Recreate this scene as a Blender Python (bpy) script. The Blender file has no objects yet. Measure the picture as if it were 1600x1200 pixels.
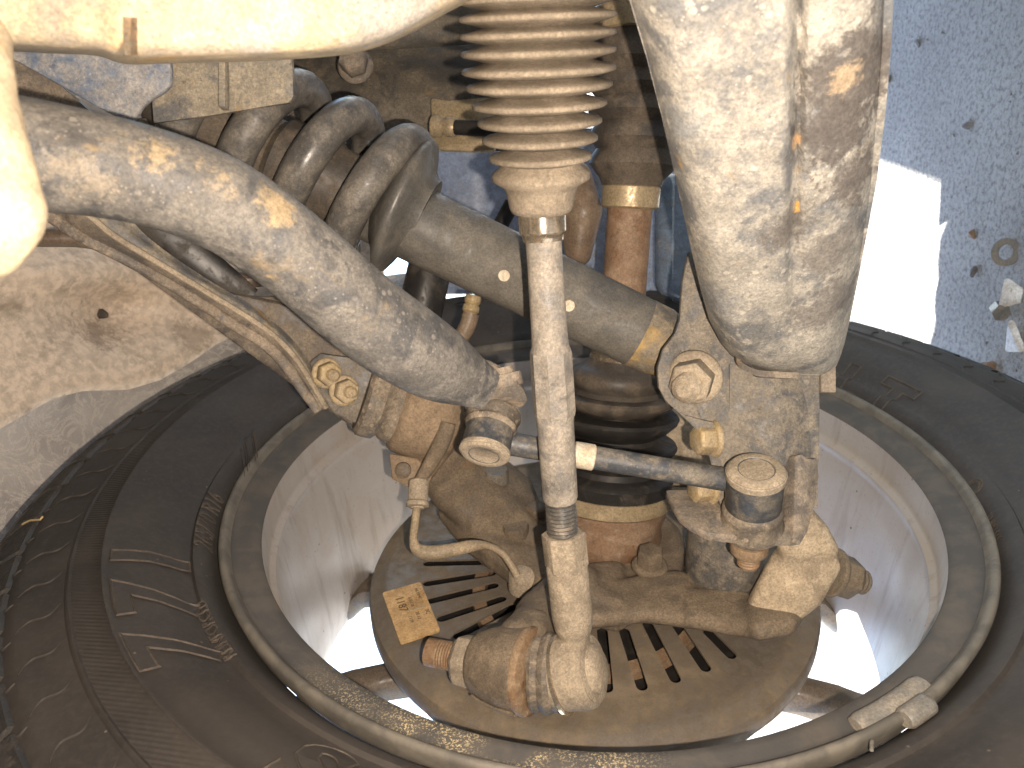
import bpy, bmesh, math, random
from mathutils import Vector, Matrix
random.seed(7)
sc = bpy.context.scene
PI = math.pi
# ------------------------------------------------------------------ camera
# world: X = inboard along the wheel axis, Z = up, Y = away from the photographer along the car.
AX = Vector((-.0292662, .9065764, -.4210258))      # wheel axis, up and fore-aft, seen from the lens (right, up, ahead)
UPV = Vector((-.9995717, -.0265434, .0123271))
FY = AX.cross(UPV)
HUB = Vector((.0522, -.056, .51))                  # centre of the inner rim flange, from the lens
HZ = .372                                          # its height over the ground
CAM = Vector((-HUB.dot(AX), -HUB.dot(FY), -HUB.dot(UPV) + HZ))
def c2w(v): return Vector((v.dot(AX), v.dot(FY), v.dot(UPV)))
F = 1200.0
def at(px, py, d):
    """the place that is d metres ahead of the lens and shows at px, py of the photograph"""
    return CAM + c2w(Vector(((px-800)/F*d, (600-py)/F*d, d)))
def pxm(p, d): return p/F*d
WC = Vector((0, 0, HZ))
def ray(px, py): return c2w(Vector(((px-800)/F, (600-py)/F, 1)))
def onw(px, py, s):
    """point on the wheel-parallel plane s metres inboard of the flange"""
    r = ray(px, py); t = (s - CAM.x)/r.x
    return CAM + r*t
def wp(s, r, ang): return WC + Vector((s, r*math.cos(ang), r*math.sin(ang)))

cam = bpy.data.cameras.new('camera'); co = bpy.data.objects.new('camera', cam); sc.collection.objects.link(co)
R_, U_, B_ = c2w(Vector((1,0,0))), c2w(Vector((0,1,0))), -c2w(Vector((0,0,1)))
M = Matrix.Identity(4)
for i in range(3): M[i][0], M[i][1], M[i][2], M[i][3] = R_[i], U_[i], B_[i], CAM[i]
co.matrix_world = M
cam.sensor_width = 36; cam.lens = 27; cam.clip_start = .01; cam.clip_end = 3000
cam.dof.use_dof = True; cam.dof.focus_distance = .40; cam.dof.aperture_fstop = 16
sc.camera = co
# ------------------------------------------------------------------ sky, sun, the phone's torch
SUN_EL, SUN_AZ = math.radians(66), math.radians(148)      # azimuth of the direction towards the sun, from +X to +Y
w = bpy.data.worlds.new('World'); sc.world = w; w.use_nodes = True
wn = w.node_tree; bg = wn.nodes['Background']
sky = wn.nodes.new('ShaderNodeTexSky'); sky.sky_type = 'NISHITA'; sky.sun_disc = False
sky.sun_elevation = SUN_EL; sky.sun_rotation = math.radians(90) - SUN_AZ
wn.links.new(sky.outputs[0], bg.inputs[0]); bg.inputs[1].default_value = .15
sl = bpy.data.lights.new('sun', 'SUN'); sl.energy = 5; sl.angle = math.radians(.53); sl.color = (1, .95, .87)
so = bpy.data.objects.new('sun', sl); sc.collection.objects.link(so)
sd = Vector((math.cos(SUN_EL)*math.cos(SUN_AZ), math.cos(SUN_EL)*math.sin(SUN_AZ), math.sin(SUN_EL)))
so.rotation_euler = sd.to_track_quat('Z', 'Y').to_euler()
tl = bpy.data.lights.new('torch', 'POINT'); tl.energy = 2.85; tl.shadow_soft_size = .002; tl.color = (1, .84, .69)
to = bpy.data.objects.new('torch', tl); sc.collection.objects.link(to)
to.location = CAM + c2w(Vector((.016, -.010, -.004)))
vs = sc.view_settings
sc.display_settings.display_device = 'sRGB'
vs.view_transform = 'Standard'; vs.look = 'None'; vs.gamma = 1; vs.exposure = 2.35; vs.use_curve_mapping = False
sc.render.engine = 'CYCLES'
sc.cycles.use_denoising = True
sc.cycles.max_bounces = 8; sc.cycles.diffuse_bounces = 5

# ------------------------------------------------------------------ materials
class NT:
    def __init__(s, name):
        s.m = bpy.data.materials.new(name); s.m.use_nodes = True; s.t = s.m.node_tree
        s.b = s.t.nodes['Principled BSDF']; s.co = s.n('ShaderNodeTexCoord').outputs['Object']
    def n(s, ty, **k):
        x = s.t.nodes.new(ty)
        for a, v in k.items(): setattr(x, a, v)
        return x
    def put(s, sock, v):
        if isinstance(v, bpy.types.NodeSocket): s.t.links.new(v, sock)
        elif v is not None:
            if hasattr(sock.default_value, '__len__') and not hasattr(v, '__len__'): v = (v, v, v)
            if hasattr(v, '__len__') and len(v) == 3 and len(sock.default_value) == 4: v = (*v, 1)
            sock.default_value = v
    def noise(s, sc_, det=6, rough=.55, dist=0, co=None, off=0):
        c = co or s.co
        if off:
            mp = s.n('ShaderNodeMapping'); s.put(mp.inputs[0], c); mp.inputs[1].default_value = (off, off*.7, -off); c = mp.outputs[0]
        x = s.n('ShaderNodeTexNoise'); s.put(x.inputs['Vector'], c)
        x.inputs['Scale'].default_value = sc_; x.inputs['Detail'].default_value = det
        x.inputs['Roughness'].default_value = rough; x.inputs['Distortion'].default_value = dist
        return x.outputs[0]
    def vor(s, sc_, rnd=1):
        x = s.n('ShaderNodeTexVoronoi'); s.put(x.inputs['Vector'], s.co); x.inputs['Scale'].default_value = sc_
        x.inputs['Randomness'].default_value = rnd
        return x.outputs['Distance']
    def ramp(s, v, a, b, lo=0., hi=1.):
        x = s.n('ShaderNodeMapRange'); x.interpolation_type = 'SMOOTHSTEP'; s.put(x.inputs[0], v)
        for i, q in enumerate((a, b, lo, hi)): x.inputs[i+1].default_value = q
        return x.outputs[0]
    def mix(s, f, a, b, mode='MIX'):
        x = s.n('ShaderNodeMix', data_type='RGBA', blend_type=mode)
        s.put(x.inputs[0], f); s.put(x.inputs[6], a); s.put(x.inputs[7], b); return x.outputs[2]
    def math(s, op, a, b=None, c=None):
        x = s.n('ShaderNodeMath', operation=op)
        for i, q in enumerate((a, b, c)):
            if q is not None: s.put(x.inputs[i], q)
        return x.outputs[0]
    def bump(s, h, strength=.5, dist=.001, nrm=None):
        x = s.n('ShaderNodeBump'); x.inputs['Strength'].default_value = strength; x.inputs['Distance'].default_value = dist
        s.put(x.inputs['Height'], h)
        if nrm is not None: s.put(x.inputs['Normal'], nrm)
        return x.outputs[0]
    def out(s, col, rough=.8, metal=0., nrm=None, spec=None):
        s.put(s.b.inputs['Base Color'], col); s.put(s.b.inputs['Roughness'], rough); s.put(s.b.inputs['Metallic'], metal)
        if nrm is not None: s.put(s.b.inputs['Normal'], nrm)
        if spec is not None: s.put(s.b.inputs['Specular IOR Level'], spec)
        return s.m

def dirty(name, base, dust=(.34, .255, .17), amt=.5, sc_=30, rust=None, ramt=.0, rsc=45, rough=.75, metal=0., spots=.25,
          bump=.35, pits=.0, grain=.35, dark=None, damt=0., spotcol=None, off=0, blobs=(), grit=.55):
    """paint or metal under road dust: patches of dust, rust blotches, splash spots, fine grit"""
    t = NT(name)
    big = t.noise(sc_, 9, .62, .6, off=off+.11)
    fine = t.noise(420, 5, .7)
    mid = t.noise(130, 6, .65, .3, off=off+.37)
    m = t.math('ADD', t.math('MULTIPLY', big, .65), t.math('MULTIPLY', mid, .35))
    c0 = 1 - amt
    lo = .32 + .36*c0
    dm = t.ramp(m, lo-.07, lo+.07)
    dm = t.math('MULTIPLY', dm, t.ramp(fine, .28, .62, 1-grain*1.6, 1.0))
    b2 = t.mix(t.ramp(mid, .35, .65), base, [q*.72 for q in base])
    d2 = t.mix(t.ramp(t.noise(70, 6, .6, off=1.7), .35, .65), dust, [q*.70 for q in dust])
    col = t.mix(dm, b2, d2)
    if dark is not None and damt > 0:
        k = t.noise(22, 6, .6, .8, off=off+2.3); th = .68-.36*damt
        col = t.mix(t.ramp(k, th-.05, th+.05, 0, .85), col, dark)
    if rust is not None and ramt > 0:
        k = t.noise(rsc, 8, .66, .5, off=off+3.1); th = .70-.36*ramt
        rc = t.mix(t.ramp(t.noise(190, 5, .7), .35, .65), rust, [q*.5 for q in rust])
        col = t.mix(t.ramp(k, th-.05, th+.08, 0, .9), col, rc)
    if spots > 0:
        v = t.vor(170); k = t.noise(60, 3, .5, off=.9)
        sm = t.math('MULTIPLY', t.ramp(v, .16, .27, 1, 0), t.ramp(k, .46, .62))
        v2 = t.vor(420); sm2 = t.math('MULTIPLY', t.ramp(v2, .12, .22, 1, 0), t.ramp(k, .30, .6))
        col = t.mix(t.math('MULTIPLY', sm, spots), col, spotcol or [min(.62, q*1.55) for q in dust])
        col = t.mix(t.math('MULTIPLY', sm2, spots*1.1), col, spotcol or [min(.62, q*1.45) for q in dust])
    for (bc, br, bcol, bk) in blobs:      # stains with a shape of their own: (centre in the thing's own space, radius, colour, strength)
        vm = t.n('ShaderNodeVectorMath', operation='DISTANCE'); t.put(vm.inputs[0], t.co); vm.inputs[1].default_value = bc
        wob = t.math('MULTIPLY_ADD', t.math('SUBTRACT', t.noise(75, 7, .68, .5, off=4.2), .5), br*2.4, vm.outputs[1])
        wob = t.math('MULTIPLY_ADD', t.math('SUBTRACT', t.noise(300, 6, .75, .4), .5), br*2.2, wob)
        bm2 = t.mix(t.ramp(t.noise(200, 5, .7), .35, .65), bcol, [q*.7 for q in bcol])
        col = t.mix(t.ramp(wob, br*.6, br*1.2, bk, 0), col, bm2)
    dk = t.math('MULTIPLY', t.ramp(t.noise(330, 4, .72, off=5.5), .57, .68), t.ramp(t.noise(60, 4, .6, off=6.1), .38, .62))
    col = t.mix(t.math('MULTIPLY', dk, min(.75, .25+grain*.9)), col, [q*.45 for q in base])
    # fine grit contrast
    col = t.mix(grit, col, t.mix(t.ramp(t.noise(760, 3, .8), .34, .66), (.30, .30, .30), (.70, .68, .66)), 'OVERLAY')
    h = t.math('ADD', t.math('MULTIPLY', mid, .9), t.math('MULTIPLY', fine, .35))
    if pits > 0: h = t.math('ADD', h, t.math('MULTIPLY', t.ramp(t.vor(120), .0, .3), pits))
    r = t.ramp(dm, 0, 1, rough-.22, min(1, rough+.15))
    return t.out(col, r, metal, t.bump(h, bump, .0012), .35)

def ARMD(y):
    k = [(0,.232),(90,.246),(190,.264),(290,.285),(390,.310),(450,.328),(500,.344),(560,.366)]
    for (a, p), (b, q) in zip(k, k[1:]):
        if y <= b: return p + (q-p)*(y-a)/(b-a) + .012
    return .378
TAN = (.36, .265, .165)
GREY = (.30, .27, .225)
MT = {}
MT['bar'] = dirty('dusty_bar_paint', (.066, .066, .066), (.160, .148, .130), .58, 70, (.36, .25, .11), .16, rsc=24, rough=.7, spots=.5, bump=.6, pits=.15, dark=(.065, .062, .058), damt=.2, blobs=[
    (at(110, 215, .225) - at(100, 245, .25), .010, (.34, .265, .16), .75), (at(230, 225, .24) - at(100, 245, .25), .009, (.34, .265, .16), .7), (at(350, 270, .252) - at(100, 245, .25), .008, (.36, .28, .17), .7), (at(440, 320, .27) - at(100, 245, .25), .007, (.36, .27, .15), .7), (at(130, 300, .235) - at(100, 245, .25), .012, (.30, .25, .18), .5)])
MT['arm'] = dirty('dusty_arm_paint', (.13, .132, .132), (.335, .31, .262), .60, 38, (.44, .29, .13), .12, rough=.8, spots=.4, bump=.45, blobs=[
    (at(1330, 130, ARMD(130)) - at(1200, 560, .38), .020, (.10, .088, .078), .95), (at(1300, 200, ARMD(200)) - at(1200, 560, .38), .016, (.10, .088, .078), .95), (at(1345, 280, ARMD(280)) - at(1200, 560, .38), .014, (.11, .095, .083), .9),
    (at(1322, 120, ARMD(120)) - at(1200, 560, .38), .006, (.34, .26, .17), .95),
    (at(1225, 340, ARMD(340)) - at(1200, 560, .38), .012, (.12, .105, .09), .85), (at(1290, 470, ARMD(470)) - at(1200, 560, .38), .017, (.15, .135, .12), .8), (at(1300, 390, ARMD(390)) - at(1200, 560, .38), .014, (.14, .125, .11), .7),
    (at(1245, 320, ARMD(320)) - at(1200, 560, .38), .0032, (.60, .33, .08), .95), (at(1205, 335, ARMD(335)) - at(1200, 560, .38), .0022, (.60, .36, .10), .95), (at(1243, 425, ARMD(425)) - at(1200, 560, .38), .0028, (.55, .33, .12), .9), (at(1240, 220, ARMD(220)) - at(1200, 560, .38), .0035, (.5, .33, .17), .8),
    (at(1120, 470, ARMD(470)) - at(1200, 560, .38), .012, (.22, .22, .215), .8), (at(1080, 170, ARMD(170)) - at(1200, 560, .38), .010, (.24, .245, .24), .8)])
MT['bracket'] = dirty('dusty_bracket_paint', (.085, .083, .080), (.19, .165, .13), .55, 90, None, 0, rough=.7, spots=.3, bump=.3)
MT['upper'] = dirty('brown_dust_arm', (.115, .102, .088), (.25, .205, .155), .58, 50, (.33, .22, .11), .18, rough=.8, spots=.25, bump=.4, dark=(.075, .066, .058), damt=.25)
MT['web'] = dirty('dark_dust_web', (.055, .048, .042), (.17, .14, .105), .5, 30, (.3, .18, .09), .08, rough=.7, spots=.15, bump=.3)
MT['shock'] = dirty('dusty_shock_paint', (.080, .077, .070), (.125, .114, .095), .6, 24, None, 0, rough=.62, spots=.15, bump=.10, grain=.15)
MT['shockend'] = dirty('rusty_shock_end', (.11, .10, .085), (.24, .20, .14), .5, 45, (.36, .24, .09), .5, rough=.7, spots=.15, bump=.3)
MT['spring'] = dirty('dusty_spring_coat', (.075, .071, .066), (.142, .128, .107), .5, 60, (.28, .17, .08), .08, rough=.5, spots=.3, bump=.12)
MT['bellow'] = dirty('dusty_rubber_bellows', (.17, .14, .10), (.23, .19, .14), .6, 40, None, 0, rough=.85, spots=.28, bump=.15, grain=.2)
MT['rubber'] = dirty('dusty_black_rubber', (.050, .043, .036), (.105, .085, .063), .5, 32, None, 0, rough=.75, spots=.12, bump=.1, grain=.2)
MT['darkrubber'] = dirty('clean_black_rubber', (.020, .019, .018), (.055, .047, .038), .35, 40, None, 0, rough=.62, spots=.15, bump=.08, grain=.2)
MT['boot'] = dirty('grey_dust_boot', (.10, .085, .068), (.25, .205, .15), .5, 70, None, 0, rough=.8, spots=.4, bump=.35)
MT['tie'] = dirty('dusty_tie_rod_steel', (.17, .16, .145), (.30, .262, .21), .62, 110, None, 0, rough=.6, spots=.25, bump=.3, dark=(.08, .075, .07), damt=.12)
MT['tieend'] = dirty('tan_dust_rod_end', (.22, .18, .13), (.33, .275, .20), .62, 60, (.34, .24, .11), .06, rough=.85, spots=.3, bump=.35)
MT['thread'] = dirty('grey_thread_steel', (.14, .135, .125), (.22, .19, .15), .4, 60, None, 0, rough=.5, metal=.5, spots=.1, bump=.1)
MT['cast'] = dirty('brown_dust_cast_iron', (.105, .083, .060), (.175, .136, .093), .60, 40, (.24, .15, .08), .15, rough=.85, spots=.12, bump=.5, pits=.15)
MT['castpale'] = dirty('pale_dust_cast_iron', (.24, .19, .13), (.42, .34, .235), .66, 50, (.30, .19, .09), .1, rough=.9, spots=.2, bump=.6, pits=.1)  # paler copy of the cast iron, the light on its top put into the colour
MT['rust'] = dirty('brown_rust', (.185, .115, .07), (.26, .185, .125), .45, 60, (.15, .08, .045), .3, rough=.8, spots=.1, bump=.4)
MT['rustbolt'] = dirty('orange_rust_thread', (.20, .125, .07), (.29, .21, .13), .45, 60, (.14, .075, .035), .25, rough=.8, spots=.1, bump=.3)
MT['gold'] = dirty('yellow_zinc_plating', (.33, .25, .13), (.33, .265, .175), .55, 60, None, 0, rough=.65, spots=.25, bump=.25, metal=.05)
MT['clamp'] = dirty('tan_clamp_band', (.34, .27, .165), (.38, .30, .19), .5, 60, None, 0, rough=.5, spots=.1, bump=.12, metal=.35)
MT['bright'] = dirty('worn_bright_steel', (.55, .47, .36), (.40, .29, .18), .34, 60, None, 0, rough=.36, spots=.1, bump=.12, metal=.85)
MT['shield'] = dirty('dusty_shield_plate', (.13, .11, .088), (.175, .136, .09), .5, 6, None, 0, rough=.62, spots=.05, bump=.05, grain=.05, grit=.2)
MT['disc'] = dirty('rusty_disc_edge', (.20, .13, .08), (.30, .21, .13), .5, 80, (.16, .08, .04), .3, rough=.85, spots=.2, bump=.4)
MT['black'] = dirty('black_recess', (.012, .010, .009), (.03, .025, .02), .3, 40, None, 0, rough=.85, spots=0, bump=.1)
MT['beam'] = dirty('yellow_dust_beam', (.26, .225, .175), (.47, .38, .245), .60, 16, (.50, .33, .13), .34, rsc=18, rough=.85, spots=.15, bump=.5, blobs=[
    (at(640, 40, .235) - at(300, -60, .24), .022, (.33, .31, .28), .85), (at(545, 80, .225) - at(300, -60, .24), .012, (.36, .34, .30), .8), (at(420, 92, .22) - at(300, -60, .24), .010, (.36, .33, .29), .7), (at(300, 92, .22) - at(300, -60, .24), .009, (.42, .36, .28), .6), (at(190, 40, .21) - at(300, -60, .24), .010, (.50, .34, .20), .6)])
MT['plate'] = dirty('grey_dust_plate', (.10, .10, .10), (.27, .235, .175), .58, 32, (.34, .21, .08), .22, rough=.8, spots=.25, bump=.3)
MT['frame'] = dirty('dim_frame_paint', (.07, .065, .057), (.16, .135, .10), .52, 30, (.26, .16, .07), .16, rough=.75, spots=.2, bump=.25)
MT['panel'] = dirty('cream_arch_panel', (.74, .61, .47), (.54, .44, .335), .32, 9, None, 0, rough=.7, spots=.32, bump=.12, grain=.0, grit=.12, dark=(.26, .20, .145), damt=.10, spotcol=(.68, .59, .48), blobs=[
    (at(165, 505, .665) - Vector((0, 0, .80)), .022, (.30, .23, .165), .7), (at(300, 520, .72) - Vector((0, 0, .80)), .018, (.36, .28, .20), .6), (at(20, 480, .59) - Vector((0, 0, .80)), .015, (.36, .29, .21), .5)])
MT['tube'] = dirty('brown_pipe_coat', (.16, .115, .08), (.25, .19, .13), .4, 40, None, 0, rough=.6, spots=.1, bump=.1)
MT['bluepl'] = dirty('pale_blue_plastic', (.30, .36, .48), (.36, .37, .40), .3, 40, None, 0, rough=.5, spots=.1, bump=.5)  # skylight's blue put into the plastic's colour
MT['bluegl'] = dirty('blue_painted_metal', (.13, .17, .23), (.2, .2, .2), .3, 40, None, 0, rough=.3, spots=.1, bump=.05)  # blue of the sky painted into this surface
MT['white'] = dirty('white_paint_mark', (.55, .50, .40), (.48, .40, .28), .5, 60, None, 0, rough=.7, spots=.1, bump=.1)
MT['label'] = dirty('brown_paper_label', (.50, .33, .15), (.42, .27, .125), .4, 60, None, 0, rough=.7, spots=.05, bump=.05, grain=.1)
MT['ink'] = NT('faded_black_ink').out((.085, .055, .03), .8)
MT['lead'] = dirty('dull_balance_weight', (.19, .18, .16), (.27, .24, .195), .5, 60, None, 0, rough=.6, spots=.2, bump=.2, metal=.2)
MT['wire'] = dirty('tan_sensor_cable', (.22, .175, .115), (.33, .26, .17), .5, 50, None, 0, rough=.7, spots=.1, bump=.12)
MT['socket'] = dirty('brown_dust_socket', (.17, .125, .08), (.235, .175, .115), .6, 40, None, 0, rough=.85, spots=.1, bump=.3)
MT['blueplate'] = dirty('blue_grey_plate_paint', (.085, .115, .17), (.26, .25, .235), .45, 30, None, 0, rough=.7, spots=.3, bump=.3)
MT['letter'] = dirty('pale_dust_on_lettering', (.052, .043, .035), (.092, .075, .059), .5, 60, None, 0, rough=.8, spots=.1, bump=.1)
MT['joint'] = dirty('dark_joint_paint', (.052, .057, .064), (.165, .145, .115), .42, 70, None, 0, rough=.65, spots=.3, bump=.3)
MT['straw'] = dirty('dry_straw', (.45, .33, .16), (.4, .3, .2), .3, 60, None, 0, rough=.8, spots=0, bump=.1)

def rim_mat():
    t = NT('silver_rim_paint')
    k = t.noise(14, 5, .6, off=.2)
    col = t.mix(t.ramp(k, .34, .68, .08, .65), (.37, .345, .325), (.32, .265, .20))
    mp = t.n('ShaderNodeMapping'); t.put(mp.inputs[0], t.co); mp.inputs[3].default_value = (7, 60, 60)
    col = t.mix(t.ramp(t.noise(1, 6, .65, .3, co=mp.outputs[0]), .50, .72, 0, .5), col, (.17, .135, .10))
    col = t.mix(t.ramp(t.noise(420, 3, .7), .60, .72, 0, .6), col, (.20, .165, .13))
    col = t.mix(t.math('MULTIPLY', t.ramp(t.vor(90), .05, .11, 1, 0), t.ramp(t.noise(30), .5, .62)), col, (.06, .05, .045))
    return t.out(col, t.ramp(k, .3, .7, .42, .62), .15, t.bump(t.noise(160, 4), .06, .001))
def lip_mat():
    t = NT('dull_rim_lip')
    k = t.noise(45, 7, .6, .4)
    col = t.mix(t.ramp(k, .4, .65, .0, .6), (.066, .063, .060), (.115, .10, .082))
    # pale grit lying on the low part of the lip, towards the photographer
    sx = t.n('ShaderNodeSeparateXYZ'); t.put(sx.inputs[0], t.co)
    g = t.math('MULTIPLY', t.math('MULTIPLY', t.ramp(sx.outputs[1], -.15, -.2), t.ramp(sx.outputs[2], HZ-.02, HZ+.03)), t.ramp(sx.outputs[2], HZ+.10, HZ+.16, 1, .25))
    grit = t.math('MULTIPLY', t.ramp(t.noise(900, 2, .8), .53, .60), t.math('MULTIPLY', g, t.ramp(t.noise(26, 3), .36, .55)))
    col = t.mix(grit, col, (.62, .50, .28))
    return t.out(col, .88, 0, t.bump(t.noise(500, 5), .15, .001), .2)
def flange_mat():
    t = NT('chalky_rim_flange')
    k = t.noise(60, 7, .65, .4)
    col = t.mix(t.ramp(k, .38, .62), (.085, .077, .064), (.135, .12, .096))
    return t.out(col, .7, .1, t.bump(t.noise(500, 5), .15, .001))
def tyre_mat():
    t = NT('dusty_tyre_rubber')
    k = t.noise(16, 7, .6, .5); f = t.noise(300, 4, .65)
    col = t.mix(t.ramp(k, .34, .70, .15, .95), (.022, .0195, .018), (.042, .0355, .030))
    col = t.mix(t.ramp(f, .4, .75, 0, .35), col, (.062, .053, .045))
    sp = t.math('MULTIPLY', t.ramp(t.vor(110), .05, .09, 1, 0), t.ramp(t.noise(25), .52, .62))
    col = t.mix(t.math('MULTIPLY', sp, .6), col, (.25, .2, .15))
    # serrated decorative band: fine parallel ribs between two rings
    sx = t.n('ShaderNodeSeparateXYZ'); t.put(sx.inputs[0], t.co)
    y, z = sx.outputs[1], t.math('SUBTRACT', sx.outputs[2], HZ)
    r = t.math('SQRT', t.math('ADD', t.math('MULTIPLY', y, y), t.math('MULTIPLY', z, z)))
    band = t.math('MULTIPLY', t.ramp(r, .2875, .289), t.ramp(r, .3025, .304, 1, 0))
    rib = t.math('SINE', t.math('MULTIPLY', t.math('ADD', y, t.math('MULTIPLY', z, -.25)), 2*PI/.0021))
    h = t.math('MULTIPLY', t.math('MULTIPLY', band, rib), .22)
    scratch = t.n('ShaderNodeTexWave'); t.put(scratch.inputs[0], t.co)
    h2 = t.math('ADD', h, t.math('MULTIPLY', f, .25))
    return t.out(col, .68, 0, t.bump(h2, .55, .0008), .35)
def ground_mat():
    t = NT('worn_concrete')
    k = t.noise(6, 8, .65); f = t.noise(210, 8, .8); g = t.vor(330)
    col = t.mix(t.ramp(k, .3, .7), (.47, .465, .45), (.33, .325, .315))
    col = t.mix(t.ramp(f, .46, .62, .0, .85), col, (.14, .137, .133))
    col = t.mix(t.ramp(f, .40, .30, .0, .6), col, (.62, .61, .58))
    return t.out(col, .9, 0, t.bump(t.math('ADD', f, t.math('MULTIPLY', g, .6)), 1.0, .004))
def liner_mat():
    t = NT('felt_arch_liner')
    a = t.noise(36, 9, .72, 1.6); b = t.noise(420, 4, .7)
    line = t.ramp(t.math('ABSOLUTE', t.math('SUBTRACT', a, .5)), .0, .035, 1, 0)
    col = t.mix(t.ramp(t.noise(9, 5), .35, .65), (.26, .235, .215), (.46, .425, .385))
    col = t.mix(t.math('MULTIPLY', line, .6), col, (.62, .56, .48))
    return t.out(col, .95, 0, t.bump(t.math('ADD', a, t.math('MULTIPLY', b, .4)), .6, .003))
MT['rim'] = rim_mat(); MT['lip'] = lip_mat(); MT['flange'] = flange_mat(); MT['tyre'] = tyre_mat()
MT['ground'] = ground_mat(); MT['liner'] = liner_mat()
MT['spoke'] = dirty('brown_dust_spoke_back', (.075, .066, .06), (.15, .115, .08), .5, 16, None, 0, rough=.5, spots=.1, bump=.08)
MT['grit'] = dirty('pebble_stone', (.10, .09, .085), (.22, .2, .18), .4, 120, None, 0, rough=.9, spots=0, bump=.4)
MT['chip'] = dirty('pale_broken_chip', (.55, .53, .50), (.40, .36, .30), .35, 90, None, 0, rough=.6, spots=0, bump=.3)
MT['lug'] = dirty('dusty_tread_rubber', (.022, .0205, .0195), (.044, .039, .035), .45, 30, None, 0, rough=.72, spots=.2, bump=.2, spotcol=(.16, .13, .10))

# ------------------------------------------------------------------ mesh tools
def frame_of(d, hint=None):
    d = d.normalized(); h = hint or Vector((0, 0, 1))
    if abs(d.dot(h)) > .95: h = Vector((0, 1, 0))
    u = (h - d*h.dot(d)).normalized(); return u, d.cross(u)
class G:
    def __init__(s): s.b = bmesh.new()
    def ring(s, c, u, v, ru, rv=None, n=32, ph=0):
        rv = ru if rv is None else rv
        return [s.b.verts.new(c + u*(ru*math.cos(2*PI*i/n+ph)) + v*(rv*math.sin(2*PI*i/n+ph))) for i in range(n)]
    def bridge(s, a, b):
        n = len(a)
        for i in range(n):
            try: s.b.faces.new((a[i], a[(i+1) % n], b[(i+1) % n], b[i]))
            except ValueError: pass
    def cap(s, a, flip=False):
        try: s.b.faces.new(a[::-1] if flip else a)
        except ValueError: pass
    def lathe(s, p0, p1, prof, n=40, frac=True, hint=None, caps=True, ph=0, closed=False):
        d = p1 - p0; L = d.length; dn = d/L; u, v = frame_of(dn, hint); rs = []
        for t, r in prof:
            rs.append(s.ring(p0 + dn*(t*L if frac else t), u, v, max(r, 1e-5), None, n, ph))
        for a, b in zip(rs, rs[1:]): s.bridge(a, b)
        if closed: s.bridge(rs[-1], rs[0])
        elif caps: s.cap(rs[0], True); s.cap(rs[-1])
        return s
    def tube(s, pts, rad, n=16, flat=None, hint=None, caps=True):
        """sweep; flat = list of (scale across, scale along the view) per point"""
        m = len(pts); rs = []; u = None
        for i, p in enumerate(pts):
            d = ((pts[min(i+1, m-1)] - pts[max(i-1, 0)])).normalized()
            if u is None: u, v = frame_of(d, hint)
            else:
                u = (u - d*u.dot(d)).normalized(); v = d.cross(u)
            r = rad[i] if hasattr(rad, '__len__') else rad
            if flat:
                vd = (p - CAM).normalized(); vv = (vd - d*vd.dot(d)).normalized(); uu = d.cross(vv)
                rs.append(s.ring(p, vv, uu, r*flat[i][1], r*flat[i][0], n))
            else: rs.append(s.ring(p, u, v, r, None, n))
        for a, b in zip(rs, rs[1:]): s.bridge(a, b)
        if caps: s.cap(rs[0], True); s.cap(rs[-1])
        return s
    def hull(s, balls, sub=2):
        """rounded convex hull round a list of (point, radius)"""
        t = bmesh.new()
        for p, r in balls:
            bmesh.ops.create_icosphere(t, subdivisions=sub, radius=r, matrix=Matrix.Translation(p))
        q = bmesh.ops.convex_hull(t, input=t.verts)
        bmesh.ops.delete(t, geom=[e for e in q['geom_interior'] if isinstance(e, bmesh.types.BMVert)], context='VERTS')
        loose = [x for x in t.verts if not x.link_faces]
        bmesh.ops.delete(t, geom=loose, context='VERTS')
        mp = {x: s.b.verts.new(x.co) for x in t.verts}
        for f in t.faces:
            try: s.b.faces.new([mp[x] for x in f.verts])
            except ValueError: pass
        t.free(); return s
    def plate(s, pts, th, away=True):
        """a plate with outline pts (front face), th metres thick behind (away from the lens)"""
        c = sum(pts, Vector())/len(pts); nrm = Vector()
        for i in range(len(pts)):
            a, b = pts[i]-c, pts[(i+1) % len(pts)]-c; nrm += a.cross(b)
        nrm.normalize()
        if nrm.dot(c - CAM) < 0: nrm = -nrm
        A = [s.b.verts.new(p) for p in pts]; B = [s.b.verts.new(p + nrm*th) for p in pts]
        fs = []
        try: fs.append(s.b.faces.new(A)); fs.append(s.b.faces.new(B[::-1]))
        except ValueError: pass
        s.bridge(A, B)
        bmesh.ops.triangulate(s.b, faces=fs); return s
    def sheet(s, rows, th=.004, close=True):
        """rows of points -> a smooth skin given thickness away from the lens"""
        m = len(rows); k = len(rows[0])
        A = [[s.b.verts.new(p) for p in r] for r in rows]
        def nm(i, j):
            a = rows[min(i+1, m-1)][j] - rows[max(i-1, 0)][j]; b = rows[i][min(j+1, k-1)] - rows[i][max(j-1, 0)]
            x = a.cross(b)
            if x.length < 1e-12: x = rows[i][j]-CAM
            x.normalize()
            return x if x.dot(rows[i][j]-CAM) > 0 else -x
        B = [[s.b.verts.new(rows[i][j] + nm(i, j)*th) for j in range(k)] for i in range(m)]
        for X in (A, B):
            for i in range(m-1):
                for j in range(k-1): s.b.faces.new((X[i][j], X[i][j+1], X[i+1][j+1], X[i+1][j]))
        for i in range(m-1):
            s.b.faces.new((A[i][0], A[i+1][0], B[i+1][0], B[i][0])); s.b.faces.new((A[i][-1], B[i][-1], B[i+1][-1], A[i+1][-1]))
        for j in range(k-1):
            s.b.faces.new((A[0][j], B[0][j], B[0][j+1], A[0][j+1])); s.b.faces.new((A[-1][j], A[-1][j+1], B[-1][j+1], B[-1][j]))
        return s
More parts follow.
